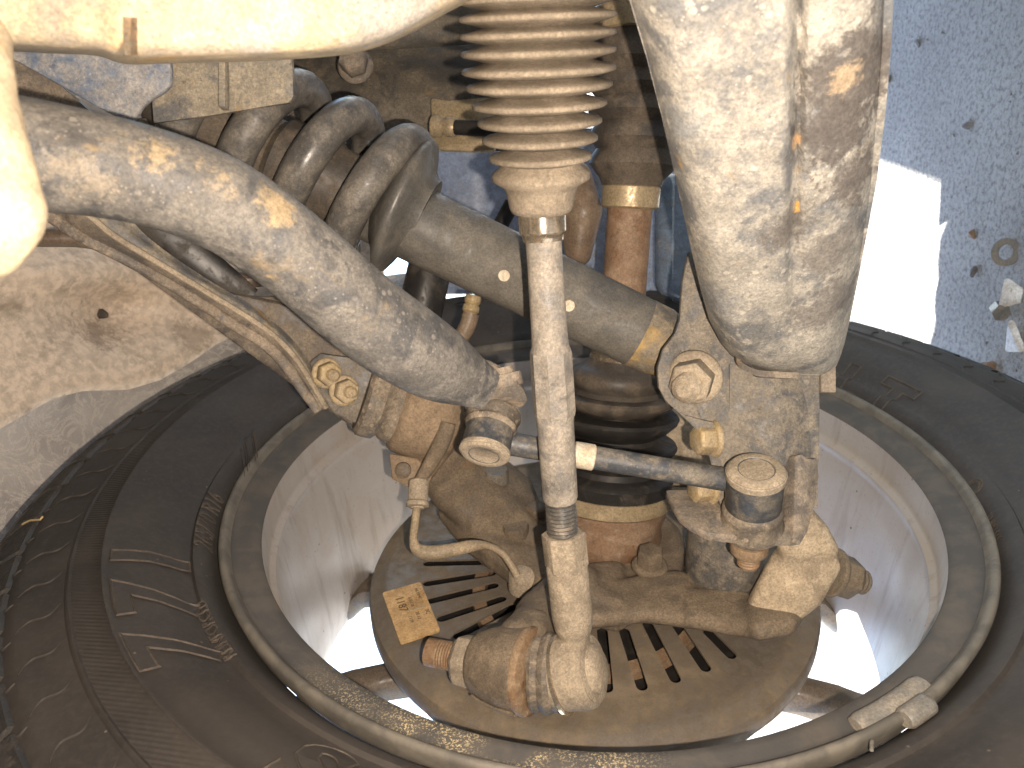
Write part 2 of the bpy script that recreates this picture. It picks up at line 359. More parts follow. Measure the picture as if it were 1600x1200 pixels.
    def box(s, c, x, y, z):
        q = [s.b.verts.new(c + x*i + y*j + z*k) for i in (-1, 1) for j in (-1, 1) for k in (-1, 1)]
        for f in ((0,1,3,2), (4,6,7,5), (0,4,5,1), (2,3,7,6), (0,2,6,4), (1,5,7,3)): s.b.faces.new([q[i] for i in f])
        return s
    def make(s, name, mat, parent=None, smooth=38, bevel=0, remesh=0, sm=6, loc=None, noise=0):
        me = bpy.data.meshes.new(name)
        bmesh.ops.remove_doubles(s.b, verts=s.b.verts, dist=1e-6)
        bmesh.ops.recalc_face_normals(s.b, faces=s.b.faces)
        o0 = loc or (root_loc(parent) if parent else Vector())
        bmesh.ops.translate(s.b, verts=s.b.verts, vec=-o0)
        s.b.to_mesh(me); s.b.free()
        o = bpy.data.objects.new(name, me); sc.collection.objects.link(o)
        if parent: o.parent = parent
        else: o.location = o0
        me.materials.append(MT[mat])
        if remesh or bevel:
            if bevel:
                bv = o.modifiers.new('b', 'BEVEL'); bv.width = bevel; bv.segments = 2; bv.limit_method = 'ANGLE'; bv.angle_limit = math.radians(35)
            if remesh:
                rm = o.modifiers.new('r', 'REMESH'); rm.mode = 'VOXEL'; rm.voxel_size = remesh
                if sm: q = o.modifiers.new('s', 'SMOOTH'); q.iterations = sm; q.factor = .5
            if noise:
                tx = bpy.data.textures.new('casting', 'CLOUDS'); tx.noise_scale = .012
                dm = o.modifiers.new('d', 'DISPLACE'); dm.texture = tx; dm.strength = noise; dm.mid_level = .5
            bpy.context.view_layer.update()
            me2 = bpy.data.meshes.new_from_object(o.evaluated_get(bpy.context.evaluated_depsgraph_get()))
            o.modifiers.clear(); o.data = me2; bpy.data.meshes.remove(me); me = me2; me.name = name
        for p in me.polygons: p.use_smooth = True
        if not remesh: me.set_sharp_from_angle(angle=math.radians(smooth))
        return o
def root_loc(o):
    while o.parent: o = o.parent
    return o.location.copy()
def tag(o, label, cat, group=None, kind=None):
    if label: o['label'] = label
    if cat: o['category'] = cat
    if group: o['group'] = group
    if kind: o['kind'] = kind
    return o
def thing(name, label, cat, loc, group=None):
    o = bpy.data.objects.new(name, None); sc.collection.objects.link(o); o.location = loc; o.empty_display_size = .02
    return tag(o, label, cat, group)
def share(o, name, parent, rot=None, loc=None):
    c = o.copy(); c.name = name; sc.collection.objects.link(c); c.parent = parent
    if rot is not None: c.rotation_euler = rot
    if loc is not None: c.location = loc
    return c
def hexbolt(parent, p0, p1, rf, rh, mat='gold', stud=None, names=('flange_nut', 'bolt_end'), dome=False, ph=.3):
    """flange + hexagon from p0 (seat) to p1 (top); optional stud (radius, extra length)"""
    L = (p1-p0).length
    g = G(); g.lathe(p0, p1, [(0, rf), (.14, rf), (.26, rh*1.08)], 28, True)
    g.lathe(p0, p1, [(.2, rh), (.86, rh), (1, rh*.86)], 6, True, None, True, ph)
    o = g.make(names[0], mat, parent, 30, .0006)
    if stud:
        d = (p1-p0).normalized(); r, ex = stud
        g = G(); n = 7; prof = [(L*.5, r*.9)]
        for i in range(n):
            t = L*.5 + (ex + L*.5)*i/n; prof += [(t, r*.9), (t+(ex+L*.5)*.5/n, r)]
        prof += [(L+ex, r*.85), (L+ex+r*.25, r*.55)]
        g.lathe(p0, p0+d, prof, 20, False)
        g.make(names[1], mat if stud and len(stud) == 2 else mat, parent)
    return o
def lerp(a, b, t): return a + (b-a)*t
def smooth_path(pts, k=6):
    """Catmull-Rom through tuples or Vectors"""
    P = [Vector(p) for p in pts]; out = []
    for i in range(len(P)-1):
        a, b, c, d = P[max(i-1, 0)], P[i], P[i+1], P[min(i+2, len(P)-1)]
        for j in range(k):
            t = j/k
            out.append(.5*((2*b) + (c-a)*t + (2*a-5*b+4*c-d)*t*t + (3*b-a-3*c+d)*t**3))
    out.append(P[-1]); return out
def pathpx(rows, k=6):
    """rows of (px, py, d, extra...) smoothed -> list of (point, extras)"""
    n = len(rows[0]); res = []
    P = [list(r) for r in rows]
    for i in range(len(P)-1):
        a, b, c, d = P[max(i-1, 0)], P[i], P[i+1], P[min(i+2, len(P)-1)]
        for j in range(k):
            t = j/k
            q = [.5*(2*b[m] + (c[m]-a[m])*t + (2*a[m]-5*b[m]+4*c[m]-d[m])*t*t + (3*b[m]-a[m]-3*c[m]+d[m])*t**3) for m in range(n)]
            res.append((at(*q[:3]), q[3:]))
    res.append((at(*P[-1][:3]), P[-1][3:])); return res

def text_mesh(s, size, outline=0, bold=0):
    cu = bpy.data.curves.new('lettering', 'FONT'); cu.body = s; cu.size = size; cu.align_x = 'CENTER'; cu.align_y = 'CENTER'
    cu.resolution_u = 4; cu.offset = bold
    if outline: cu.fill_mode = 'NONE'; cu.bevel_depth = outline; cu.bevel_resolution = 0
    else: cu.extrude = .0004
    o = bpy.data.objects.new('lettering', cu); sc.collection.objects.link(o)
    bpy.context.view_layer.update()
    me = bpy.data.meshes.new_from_object(o.evaluated_get(bpy.context.evaluated_depsgraph_get()))
    bpy.data.objects.remove(o); bpy.data.curves.remove(cu)
    return me
#SCENE
# ================================================================== the setting
XA, YA, ZA = Vector((1,0,0)), Vector((0,1,0)), Vector((0,0,1))
g = G(); q = [g.b.verts.new(p) for p in ((-400,-400,0),(400,-400,0),(400,400,0),(-400,400,0))]; g.b.faces.new(q)
tag(g.make('ground', 'ground'), 'pale grey worn concrete ground beside the tyre', None, None, 'structure')

# car body over the bay: unseen floor pan and wing that block light, and the cream arch panel in view
body = thing('car_underbody', 'cream painted wheel arch panel with dents at the left of the bay', 'car body', Vector((0, 0, .80)))
rows = []
edge = [(-160,745),(-60,712),(0,678),(40,655),(85,630),(130,619),(200,617),(250,602),(300,573),(340,545),(390,520),(450,500),(520,470),(600,440)]
ep = [lerp(Vector(edge[i]), Vector(edge[i+1]), t/3) for i in range(len(edge)-1) for t in range(3)] + [Vector(edge[-1])]
n = len(ep)
for i, e in enumerate(ep):
    row = []
    x = e.x
    for j in range(26):
        t = j/25; y = e.y - 8*(t < .001) + (150 - e.y)*t; xx = x
        d = .568 + .00047*max(-60, min(xx, 560)) + .06*t
        # pressed dents and the rolled bottom edge
        d += .030*math.exp(-(((xx-175)/80)**2 + ((y-490)/46)**2)) - .020*math.exp(-(((xx-120)/150)**2 + ((y-425)/30)**2))
        d += .012*math.exp(-(((xx-300)/50)**2 + ((y-505)/25)**2))
        d += .018*max(0, 1 - (e.y-y)/22)**2
        row.append(at(xx, y, d))
    rows.append(row)
g = G(); g.sheet(rows, .003); g.make('arch_panel', 'panel', body, 60)
# hole marks in the panel
for (x, y, r) in ((158, 492, 9), (312, 541, 8)):
    c = at(x, y, .586 + .00047*x + (.022 if x < 200 else .012)); g = G(); g.hull([(c, .004), (c + R_*.004, .003), (c + U_*.003, .003)], 1); g.make('drain_hole', 'web', body)
g = G(); g.box(Vector((.80, -.1, .95)), Vector((1.04, 0, 0)), Vector((0, 1.5, 0)), Vector((0, 0, .006))); g.make('floor_pan', 'frame', body)  # unseen; keeps the sky off the bay, edge set for the sun patch
# unseen outer wing, blocks sky: sheet at X = -.27 with its opening shaped for the sun patch
g = G(); A = []
for i in range(17, 40):
    a = PI*i/36
    A.append(Vector((-.27, .78*math.cos(a), max(.24, HZ+.78*math.sin(a)*.8))))
top = [Vector((-.27, (1.6 if False else p.y*2.6), 1.12)) for p in A]
rows = [A, top]
g.sheet(rows, .004); g.make('outer_wing', 'frame', body)
g = G(); g.box(Vector((.80, -.95, .66)), Vector((1.04, 0, 0)), Vector((0, .006, 0)), Vector((0, 0, .285))); g.make('rear_bulkhead', 'frame', body)  # unseen, added to cut sky fill from behind the lens
g = G(); g.box(Vector((1.15, .1, .66)), Vector((.006, 0, 0)), Vector((0, 1.04, 0)), Vector((0, 0, .285))); g.make('engine_tray', 'frame', body)  # unseen, added to block sky from the inboard side
# felt liner of the arch, between the cream panel and the tyre
liner = thing('arch_liner', 'grey felt wheel arch liner between cream panel and tyre', 'arch liner', WC + Vector((-.05, 0, .43)))
rows = []
for i in range(40):
    a = math.radians(20 + 150*i/39); row = []
    for j in range(14):
        s = .012 - .27*j/13; r = .445 + .012*math.sin(j*1.1) - .03*max(0, j-10)/3 + .008*math.sin(i*.8)
        row.append(wp(s, r, a))
    rows.append(row)
g = G(); g.sheet(rows, .004); g.make('felt_sheet', 'liner', liner, 60)

# ================================================================== wheel
wheel = thing('alloy_wheel', 'black tyre on a silver alloy rim seen from its inner side', 'wheel', WC - Vector((0, 0, HZ)))
g = G()
tp = [(-.016,.2315),(-.006,.2372),(-.001,.2405),(.0035,.2445),(.0045,.2475),(.0028,.2492),(.0035,.2515),(.0085,.257),(.0155,.2665),(.0205,.2775),(.0232,.2862),(.0246,.2872),(.0248,.2885),(.0234,.2893),
      (.0218,.2965),(.0205,.3030),(.0216,.3040),(.0212,.3052),(.0198,.3062),(.0195,.3150),(.0186,.3230),(.0192,.3262),(.0180,.3300),(.0120,.3370),(.0040,.3440),(-.0060,.3505),(-.020,.3555),(-.06,.359),(-.11,.36),(-.16,.358),(-.205,.345),(-.225,.32),(-.228,.28),(-.21,.245),(-.19,.2315)]
g.lathe(WC, WC+XA, tp, 220, False, ZA, False); tyre = g.make('tyre', 'tyre', wheel, 50)
def prof_s0(r):
    for (s0, r0), (s1, r1) in zip(tp, tp[1:]):
        if r0 <= r <= r1: return s0 + (s1-s0)*(r-r0)/max(1e-6, r1-r0)
    return .02
# shoulder tread blocks
def lug(a0, wdt):
    g = G(); m = 9; rows = []
    for i in range(m):
        t = i/(m-1)
        # from the sidewall ring over the shoulder on to the tread
        if t < .5: s = .0165 - .022*(t/.5)**1.2; r = .3335 + .0245*(t/.5)**.8
        else: s = -.0055 - .085*((t-.5)/.5); r = .358 + .010*min(1, (t-.5)/.2)
        rise = .0012 + .0045*min(1, t*2.2)
        sk = .020*math.sin(t*2.6)
        row = []
        for k in range(5):
            f = (k-2)/4*wdt*(1 - .16*math.exp(-((t-.62)/.12)**2)); row.append((s + rise*.45, r + rise, a0 + sk + f))
        rows.append(row)
    top = [[g.b.verts.new(wp(*q)) for q in r] for r in rows]
    bot = [[g.b.verts.new(wp(q[0]-.006, q[1]-.012, q[2])) for q in r] for r in rows]
    for i in range(m-1):
        for k in range(4): g.b.faces.new((top[i][k], top[i][k+1], top[i+1][k+1], top[i+1][k]))
        for k in (0, 4): g.b.faces.new((top[i][k], top[i+1][k], bot[i+1][k], bot[i][k]))
    for k in range(4): g.b.faces.new((top[0][k], top[0][k+1], bot[0][k+1], bot[0][k])); g.b.faces.new((top[-1][k], top[-1][k+1], bot[-1][k+1], bot[-1][k]))
    return g
NB = 62
g = lug(0, 2*PI/NB*.86)
b0 = g.make('tread_block', 'lug', tyre, 40, loc=wheel.location.copy()); b0.location = (0, 0, 0)
# blocks turn about the hub: put the mesh origin there
b0.data.transform(Matrix.Translation(wheel.location - WC)); b0.location = WC - wheel.location
b0.data.transform(Matrix.Translation((0, 0, 0)))
for i in range(1, NB): share(b0, 'tread_block', tyre, (2*PI*i/NB, 0, 0), WC - wheel.location)
g = G(); q = []
for i in range(13):
    t = i/12; r = .3075 + .0195*t; q.append(wp(prof_s0(r) + .0003, r, .040*t + .010*math.sin(2*PI*t)))
g.tube(q, [.0003 + .0006*math.sin(PI*i/12) for i in range(13)], 6)
q = []
for i in range(11):
    t = i/10; r = .3285 + .0150*t; q.append(wp(prof_s0(r) + .0004, r, .052 - .030*t + .008*math.sin(2*PI*t)))
g.tube(q, [.0004 + .0007*math.sin(PI*i/10) for i in range(11)], 6)
r0_ = g.make('shoulder_rib', 'tyre', tyre, 60, loc=wheel.location.copy()); r0_.data.transform(Matrix.Translation(wheel.location - WC)); r0_.location = WC - wheel.location
for i in range(1, 70): share(r0_, 'shoulder_rib', tyre, (2*PI*i/70, 0, 0), WC - wheel.location)
# raised sidewall lettering
def prof_s(r):
    for (s0, r0), (s1, r1) in zip(tp, tp[1:]):
        if r0 <= r <= r1: return s0 + (s1-s0)*(r-r0)/max(1e-6, r1-r0)
    return .02
def emboss(txt, px, py, size, outline=0, lift=.0003, sx=1., ang=None, r0=None, spacing=0, flip=False):
    p = onw(px, py, .02) - WC; r0 = r0 or math.hypot(p.y, p.z); a0 = math.atan2(p.z, p.y) if ang is None else ang
    me = text_mesh(txt, size, outline, .0016 if size > .03 else 0)
    b = bmesh.new(); b.from_mesh(me); bmesh.ops.triangulate(b, faces=b.faces)
    for _ in range(5):
        es = [e for e in b.edges if e.calc_length() > max(.0035, size*.12)]
        if not es: break
        bmesh.ops.subdivide_edges(b, edges=es, cuts=1, use_grid_fill=False)
        bmesh.ops.triangulate(b, faces=b.faces)
    b.to_mesh(me); b.free()
    for v in me.vertices:
        u, vv, ww = v.co.x*sx, v.co.y, v.co.z
        r = r0 + (-vv if flip else vv); q = wp(prof_s(r) + lift + ww, r, a0 - (-u if flip else u)/r0)
        v.co = q - wheel.location
    o = bpy.data.objects.new('lettering', me); sc.collection.objects.link(o); o.parent = tyre
    me.materials.clear(); me.materials.append(MT['tyre'] if (not outline and size > .015) else MT['letter'])
    for pg in me.polygons: pg.use_smooth = False
    return o
for (ch, px, py) in (('7', 276, 1000), ('7', 246, 922), ('1', 238, 860)):
    emboss(ch, px, py, .046, 0, .0003, 1.15); emboss(ch, px, py, .046, .0007, .0007, 1.15)
emboss('S', 490, 1178, .044, .0006, .0006, 1.1); emboss('S', 490, 1178, .044, 0, .0003, 1.1)
emboss('REINFORCED', 322, 944, .0088, 0, .0005, .95)
emboss('265/70 R16', 315, 772, .0125, 0, .0005); emboss('112 R', 378, 690, .0125, 0, .0005)
emboss('T', 1392, 592, .036, .0005, .0006, 1.3); emboss('L', 1330, 566, .036, .0005, .0006, 1.3)
emboss('TUBELESS', 1566, 768, .006, 0, .0005)
emboss('O', 1530, 712, .013, .0005, .0006, 1.2)
# rim
g = G()
g.lathe(WC, WC+XA, [(-.012,.2330),(-.0015,.2352),(.0010,.2340),(.0012,.2320),(-.0012,.2300),(-.0040,.2285)], 200, False, ZA, False)
rim = g.make('rim', 'flange', wheel, 60)
g = G(); g.lathe(WC, WC+XA, [(-.0040,.2285),(-.0060,.2272),(-.0066,.2240),(-.0076,.2180),(-.0084,.2135),(-.0105,.2120)], 200, False, ZA, False)
g.make('rim_lip', 'lip', rim, 60)
g = G(); g.lathe(WC, WC+XA, [(-.0105,.2120),(-.014,.2118),(-.0275,.2112),(-.0310,.2100),(-.0325,.2072),(-.0345,.2066),(-.0375,.2085),(-.041,.2080),(-.060,.2050),(-.100,.2015),(-.135,.1985),(-.155,.198),(-.175,.202),(-.195,.214),(-.20,.226)], 200, False, ZA, False)
g.make('rim_barrel', 'rim', rim, 60)
# ten spokes and the hub of the wheel face
NSP = 10
A0 = math.radians(180-76)
g = G(); m = 14; rows = []
prof = [(-.150,.055),(-.146,.075),(-.142,.10),(-.139,.125),(-.137,.150),(-.138,.172),(-.144,.190),(-.155,.200)]
wid = [.036,.030,.024,.021,.021,.024,.032,.044]
def spoke(a0):
    g = G(); rr = []
    for (s, r), h in zip(prof, wid):
        ring = []
        for k in range(12):
            t = 2*PI*k/12; c = math.copysign(abs(math.cos(t))**.6, math.cos(t)); q = math.copysign(abs(math.sin(t))**.6, math.sin(t))
            ring.append(g.b.verts.new(WC + Matrix.Rotation(a0, 3, 'X') @ Vector((s - .012 + .012*q, r, c*h*.5))))
        rr.append(ring)
    for a, b in zip(rr, rr[1:]): g.bridge(a, b)
    g.cap(rr[0]); g.cap(rr[-1]); return g
s0 = spoke(0).make('wheel_spoke', 'spoke', rim, 40)
s0.data.transform(Matrix.Translation(wheel.location - WC)); s0.location = WC - wheel.location; s0.rotation_euler = (A0, 0, 0)
for i in range(1, NSP): share(s0, 'wheel_spoke', rim, (A0 + 2*PI*i/NSP, 0, 0), WC - wheel.location)
g = G(); g.lathe(WC, WC+XA, [(-.185,.02),(-.185,.07),(-.165,.075),(-.145,.066),(-.14,.04),(-.14,.01)], 48, False, ZA); g.make('wheel_hub', 'spoke', rim, 40)
# stick-on and clip balance weights on the lip, low on the right
def weight(px0, py0, px1, py1, s, hgt, th):
    pts = []; a = onw(px0, py0, s)-WC; b = onw(px1, py1, s)-WC
    t0, t1 = math.atan2(a.z, a.y), math.atan2(b.z, b.y); r = (math.hypot(a.y, a.z)+math.hypot(b.y, b.z))/2
    if t1-t0 > PI: t1 -= 2*PI
    if t0-t1 > PI: t1 += 2*PI
    g = G(); rr = []
    for i in range(13):
        t = lerp(t0, t1, i/12); e = 1 if 0 < i < 12 else .82
        rr.append([g.b.verts.new(wp(s + th*math.sin(2*PI*k/14)*e, r + hgt*math.cos(2*PI*k/14)*e, t)) for k in range(14)])
    for x, y in zip(rr, rr[1:]): g.bridge(x, y)
    g.cap(rr[0]); g.cap(rr[-1]); return g
weight(1335, 1132, 1446, 1070, -.004, .0056, .0030).make('balance_weight', 'lead', rim, 50)
weight(1412, 1124, 1452, 1098, -.0005, .0050, .0042).make('balance_weight', 'lead', rim, 50)
p = onw(1362, 1158, .003); g = G(); g.tube([p, p + (onw(1362, 1172, .004)-p)], .0008, 8); g.make('weight_clip', 'lead', rim)

# ================================================================== brake disc and its dust shield
disc = thing('brake_disc', 'rusty brake disc behind the slots of the shield', 'brake disc', WC + Vector((-.105, 0, 0)))
g = G(); g.lathe(WC, WC+XA, [(-.118,.02),(-.118,.143),(-.112,.145),(-.106,.143),(-.106,.030),(-.106,.02)], 96, False, ZA); g.make('friction_ring', 'black', disc)  # face coloured near-black: darkness of the gap behind the slots painted in
g = G(); g.lathe(WC, WC+XA, [(-.1055,.074),(-.0985,.0745),(-.0985,.0835),(-.1055,.084)], 96, False, ZA, False, closed=True); g.make('vent_ring', 'disc', disc)
shield = thing('brake_dust_shield', 'round brown dust shield plate with radial slots and a paper sticker', 'dust shield', WC + Vector((-.08, 0, 0)))
g = G(); g.lathe(WC, WC+XA, [(-.095,.1545),(-.0860,.1545),(-.0830,.1530),(-.0800,.1445),(-.0792,.1415),(-.080,.136),(-.080,.11),(-.080,.07),(-.080,.03),(-.0815,.03),(-.0815,.11),(-.0815,.144),(-.0845,.1518),(-.095,.1530)], 160, False, ZA, False, closed=True)
plate = g.make('shield_plate', 'shield', shield, 30)
def slot_cutter():
    slots = [((668,880),(752,878)),((668,911),(768,895)),((674,938),(772,914)),((690,966),(784,935)),((716,993),(800,948)),
             ((949,1075),(941,985)),((1003,1072),(975,985)),((1055,1060),(1012,975)),((1102,1043),(1050,965)),((1142,1023),(1080,960)),((885,1080),(893,1000))]
    g = G()
    for a, b in slots:
        p, q = onw(*a, -.080), onw(*b, -.080)
        d = (q-p).normalized(); u = d.cross(XA)
        out = []
        for c, sg in ((p, -1), (q, 1)):
            for k in range(7):
                t = -PI/2 + PI*k/6; out.append(c + d*(sg*.0034*math.cos(t)) + u*(sg*.0034*math.sin(t)))
        A = [g.b.verts.new(x + XA*.006) for x in out]; B = [g.b.verts.new(x - XA*.006) for x in out]
        g.cap(A); g.cap(B, True); g.bridge(A, B)
    return g
cut = slot_cutter().make('cutter', 'black', shield)
bm_ = plate.modifiers.new('c', 'BOOLEAN'); bm_.object = cut; bm_.solver = 'EXACT'
bpy.context.view_layer.update()
me = bpy.data.meshes.new_from_object(plate.evaluated_get(bpy.context.evaluated_depsgraph_get()))
plate.modifiers.clear(); plate.data = me
bpy.data.objects.remove(cut)
for p in me.polygons: p.use_smooth = True
me.set_sharp_from_angle(angle=math.radians(30))
# sticker, its corners as seen on the plate
SC = [onw(x, y, -.0775) for x, y in ((597,926),(657,909),(688,985),(626,1006))]
g = G(); cs = []
for i in range(4):
    a, b, c = SC[i-1], SC[i], SC[(i+1) % 4]
    for k in range(4):
        t = k/3; p = b + (a-b).normalized()*.002*(1-t)**2 + (c-b).normalized()*.002*t**2
        cs.append(p)
g.plate(cs, .0012); g.make('sticker', 'label', shield); stick = bpy.data.objects['sticker'] if 'sticker' in bpy.data.objects else None
ex = (SC[3]-SC[0]); ey = (SC[1]-SC[0])      # reading runs down the long side, letter tops towards the slots
def printed(txt, u, v, size, name='print'):
    me = text_mesh(txt, size); dx, dy = ex.normalized(), ey.normalized()
    c = SC[0] + ex*u + ey*v + XA*.0004
    for q in me.vertices: q.co = c + dx*q.co.x + dy*q.co.y + XA*max(0, q.co.z)*.25 - shield.location
    o = bpy.data.objects.new(name, me); sc.collection.objects.link(o); o.parent = stick
    me.materials.clear(); me.materials.append(MT['ink'])
printed('1187', .33, .34, .0078); printed('3C', .60, .86, .004); printed('20 12', .62, .62, .0032)
printed('1119', .65, .42, .0032); printed('0 311 28', .34, .58, .0028); printed('NS 12047', .22, .82, .0028)
g = G(); p0 = SC[0]+ex*.50+ey*.42+XA*.0006; g.hull([(p0, .0009), (SC[0]+ex*.5+ey*.85+XA*.0006, .0008)], 1)
o = g.make('dust_streak', 'gold', stick); 

# ================================================================== steering knuckle
kn = thing('steering_knuckle', 'brown dusty cast iron steering knuckle in front of the shield', 'steering knuckle', WC + Vector((-.05, 0, 0)))
g = G()
hb = onw(945, 830, -.05)
def S(px, py, s): return onw(px, py, s)
def K(*a, sub=2): g.hull([(S(x, y, s), r) for x, y, s, r in a], sub)
# hub carrier: a thick drum round the drive shaft joint
g.lathe(Vector((-.072, hb.y, hb.z)), Vector((-.054, hb.y, hb.z)), [(0,.050),(.15,.056),(.8,.055),(1,.050)], 40)
# upright sheet to the upper ball joint, up and left
K((840,850,-.058,.012),(790,850,-.055,.010),(700,775,-.030,.012),(680,700,-.010,.014),(760,720,-.030,.010),(815,760,-.045,.009))
K((690,760,-.026,.012),(655,690,.012,.014),(700,660,.016,.016),(735,700,-.004,.012))
K((700,700,.0,.016),(665,640,.030,.020))
K((830,880,-.062,.012),(740,850,-.060,.008),(700,800,-.045,.008),(870,930,-.064,.012))
# steering arm down-left to the tie rod
K((900,920,-.052,.018),(840,965,-.045,.015)); K((850,965,-.045,.015),(812,1005,-.034,.014))
# lower arm to the right, and its boss
K((880,930,-.052,.014),(960,955,-.054,.012),(900,900,-.058,.010))
def W(pts, s0, s1, r):
    K(*[(x, y, s0, r) for x, y in pts], *[(x, y, s1, r) for x, y in pts])
W([(905,935),(915,968),(1005,958),(1005,912)], -.050, -.066, .0055)
W([(1000,912),(1000,958),(1085,968),(1110,925),(1060,905)], -.050, -.066, .0055)
W([(1080,935),(1080,966),(1190,984),(1215,965),(1150,935)], -.048, -.064, .006)
W([(1180,950),(1185,984),(1228,976),(1250,945),(1230,925)], -.044, -.062, .006)
K((890,905,-.050,.009),(960,895,-.056,.008),(960,950,-.052,.008))
body_k = g.make('knuckle_casting', 'cast', kn, remesh=.0021, sm=4, noise=.0011)
g = G()
K((1204,895,-.026,.004),(1216,868,-.010,.004),(1252,842,.002,.005),(1290,856,-.006,.005),(1300,886,-.016,.005),(1268,930,-.032,.007),(1236,952,-.042,.008),(1180,958,-.046,.006),(1176,944,-.044,.004))
K((1252,846,-.002,.007),(1226,806,.016,.005),(1252,800,.018,.006),(1276,826,.006,.006),(1294,858,-.006,.006),(1230,860,-.004,.006))
g.make('lower_boss', 'castpale', kn, remesh=.0019, sm=3, noise=.0009)
# taper eye that takes the tie rod stud
p0, p1 = at(742, 1034, .418), at(836, 1050, .402)
g = G(); g.lathe(p0, p1, [(0,.0135),(.04,.016),(.3,.0195),(.55,.0215),(.85,.0222),(.9,.0215)], 48); g.hull([(lerp(p0,p1,.3)+XA*.008, .009), (lerp(p0,p1,.8)+XA*.008,.012), (S(835,985,-.035), .012)], 2)
g.make('taper_eye', 'cast', kn, remesh=.0016, sm=3, noise=.001)
g = G(); g.lathe(p0, p1, [(.86,.0224),(.90,.0228),(.97,.0222),(1.0,.019)], 48); g.make('rust_collar', 'rustbolt', kn)
# machined ribs on the underside of the eye
g = G(); dn = (p1-p0).normalized(); u, v = frame_of(dn, c2w(Vector((0,-1,0))))
for k in range(16):
    a = -.75 + 1.5*k/15; rr = [p0 + dn*((p1-p0).length*t) + (u*math.cos(a)+v*math.sin(a))*(r+.0006) for t, r in ((.12,.0172),(.3,.0195),(.55,.0215),(.84,.0222))]
    g.tube(rr, .0006, 6)
g.make('machined_ribs', 'cast', kn)
def kbolt(px, py, s, r, hgt, nm='hub_bolt', hexa=True, mat='cast', tilt=None):
    c = S(px, py, s); d = (XA + (tilt or Vector())).normalized()
    if hexa: return hexbolt(kn, c, c + d*hgt, r*1.32, r, mat, None, (nm, 'x'))
    g = G(); g.lathe(c, c + d*hgt, [(0,r),(.8,r),(1,r*.9)], 28); return g.make(nm, mat, kn)
kbolt(1015, 886, -.046, .0088, .014); kbolt(806, 838, -.050, .0092, .010, 'hub_bolt', False); kbolt(776, 756, -.030, .0088, .012, 'hub_bolt', False, 'bracket')
kbolt(838, 808, -.047, .0085, .010); kbolt(1140, 880, -.03, .010, .014, 'hub_bolt', False)
g = G(); a = S(1128, 905, -.052); g.lathe(a, a + XA*.050, [(0,.022),(.2,.0235),(.9,.0235),(1,.022)], 40); g.make('bearing_pot', 'bracket', kn)
# pinch nut at the right end of the lower boss
d = (at(1340, 905, .462) - at(1290, 889, .458)).normalized(); p0 = at(1296, 893, .458)
hexbolt(kn, p0, p0 + d*.0175, .0150, .0128, 'cast', (.0075, .0075), ('ball_joint_nut', 'nut_stud'))

# ================================================================== drive shaft
ds = thing('drive_shaft', 'rusty drive shaft with black ribbed boots running into the hub', 'drive shaft', at(948, 830, .53))
D0, D1 = at(948, 835, .535), at(998, 130, .470)
dd = (D1-D0).normalized(); DL = (D1-D0).length
def dz(py):            # distance along the shaft at the height py of the photograph
    best = min(range(0, 601), key=lambda i: abs((lambda q: 600 - F*q.dot(U_)/(-q.dot(B_)))(D0 + dd*(DL*1.35*i/600 - .05) - CAM) - py))
    return DL*1.35*best/600 - .05
def dlathe(prof, nm, mat, n=64):
    g = G(); g.lathe(D0, D0+dd, prof, n, False); return g.make(nm, mat, ds, 40)
z = dz
dlathe([(z(890),.026),(z(861),.030),(z(843),.036),(z(829),.0375),(z(812),.0365),(z(796),.039),(z(782),.0395),(z(771),.039)], 'joint_housing', 'rust')
dlathe([(z(781),.0402),(z(778),.0418),(z(757),.0418),(z(756),.0402)], 'boot_clamp', 'clamp')
dlathe([(z(775),0.0405),(z(752),0.0412),(z(738),0.0425),(z(732),0.0405),(z(729),0.034),(z(719),0.0335),(z(706),0.0385),(z(698),0.0415),(z(692),0.0428),(z(687),0.0418),(z(685),0.035),(z(682),0.0305),(z(674),0.0305),(z(662),0.0375),(z(653),0.0415),(z(647),0.0425),(z(642),0.0412),(z(641),0.035),(z(639),0.03),(z(632),0.0295)], 'outer_boot', 'darkrubber')
dlathe([(z(639),0.0298),(z(627),0.0378),(z(620),0.0405),(z(615),0.0408),(z(612),0.0395),(z(611),0.031),(z(605),0.029),(z(596),0.0315),(z(586),0.0322),(z(578),0.03),(z(572),0.0255),(z(564),0.0205),(z(558),0.019),(z(549),0.0185)], 'boot_neck', 'rubber')
dlathe([(z(562),.0188),(z(559),.0196),(z(544),.0196),(z(541),.0180)], 'neck_clamp', 'bright')
dlathe([(z(566),.0140),(z(330),.0142),(z(318),.016)], 'shaft', 'rust')
dlathe([(z(326),.0165),(z(322),.0182),(z(292),.0182),(z(288),.0170)], 'neck_clamp', 'clamp')
pf = [(z(290),.0185),(z(278),.0205)]
for i, y in enumerate((258, 218, 178, 138, 100)):
    pf += [(z(y+16),.0225+.001*i),(z(y),.0275+.0012*i),(z(y-10),.0265+.0012*i)]
pf += [(z(70),.029),(z(40),.031)]
dlathe(pf, 'inner_boot', 'rubber')
dlathe([(z(58),.0318),(z(55),.0330),(z(24),.0330),(z(21),.032)], 'boot_clamp', 'clamp')
dlathe([(z(30),.030),(z(-10),.031),(z(-60),.034)], 'joint_housing', 'rust')

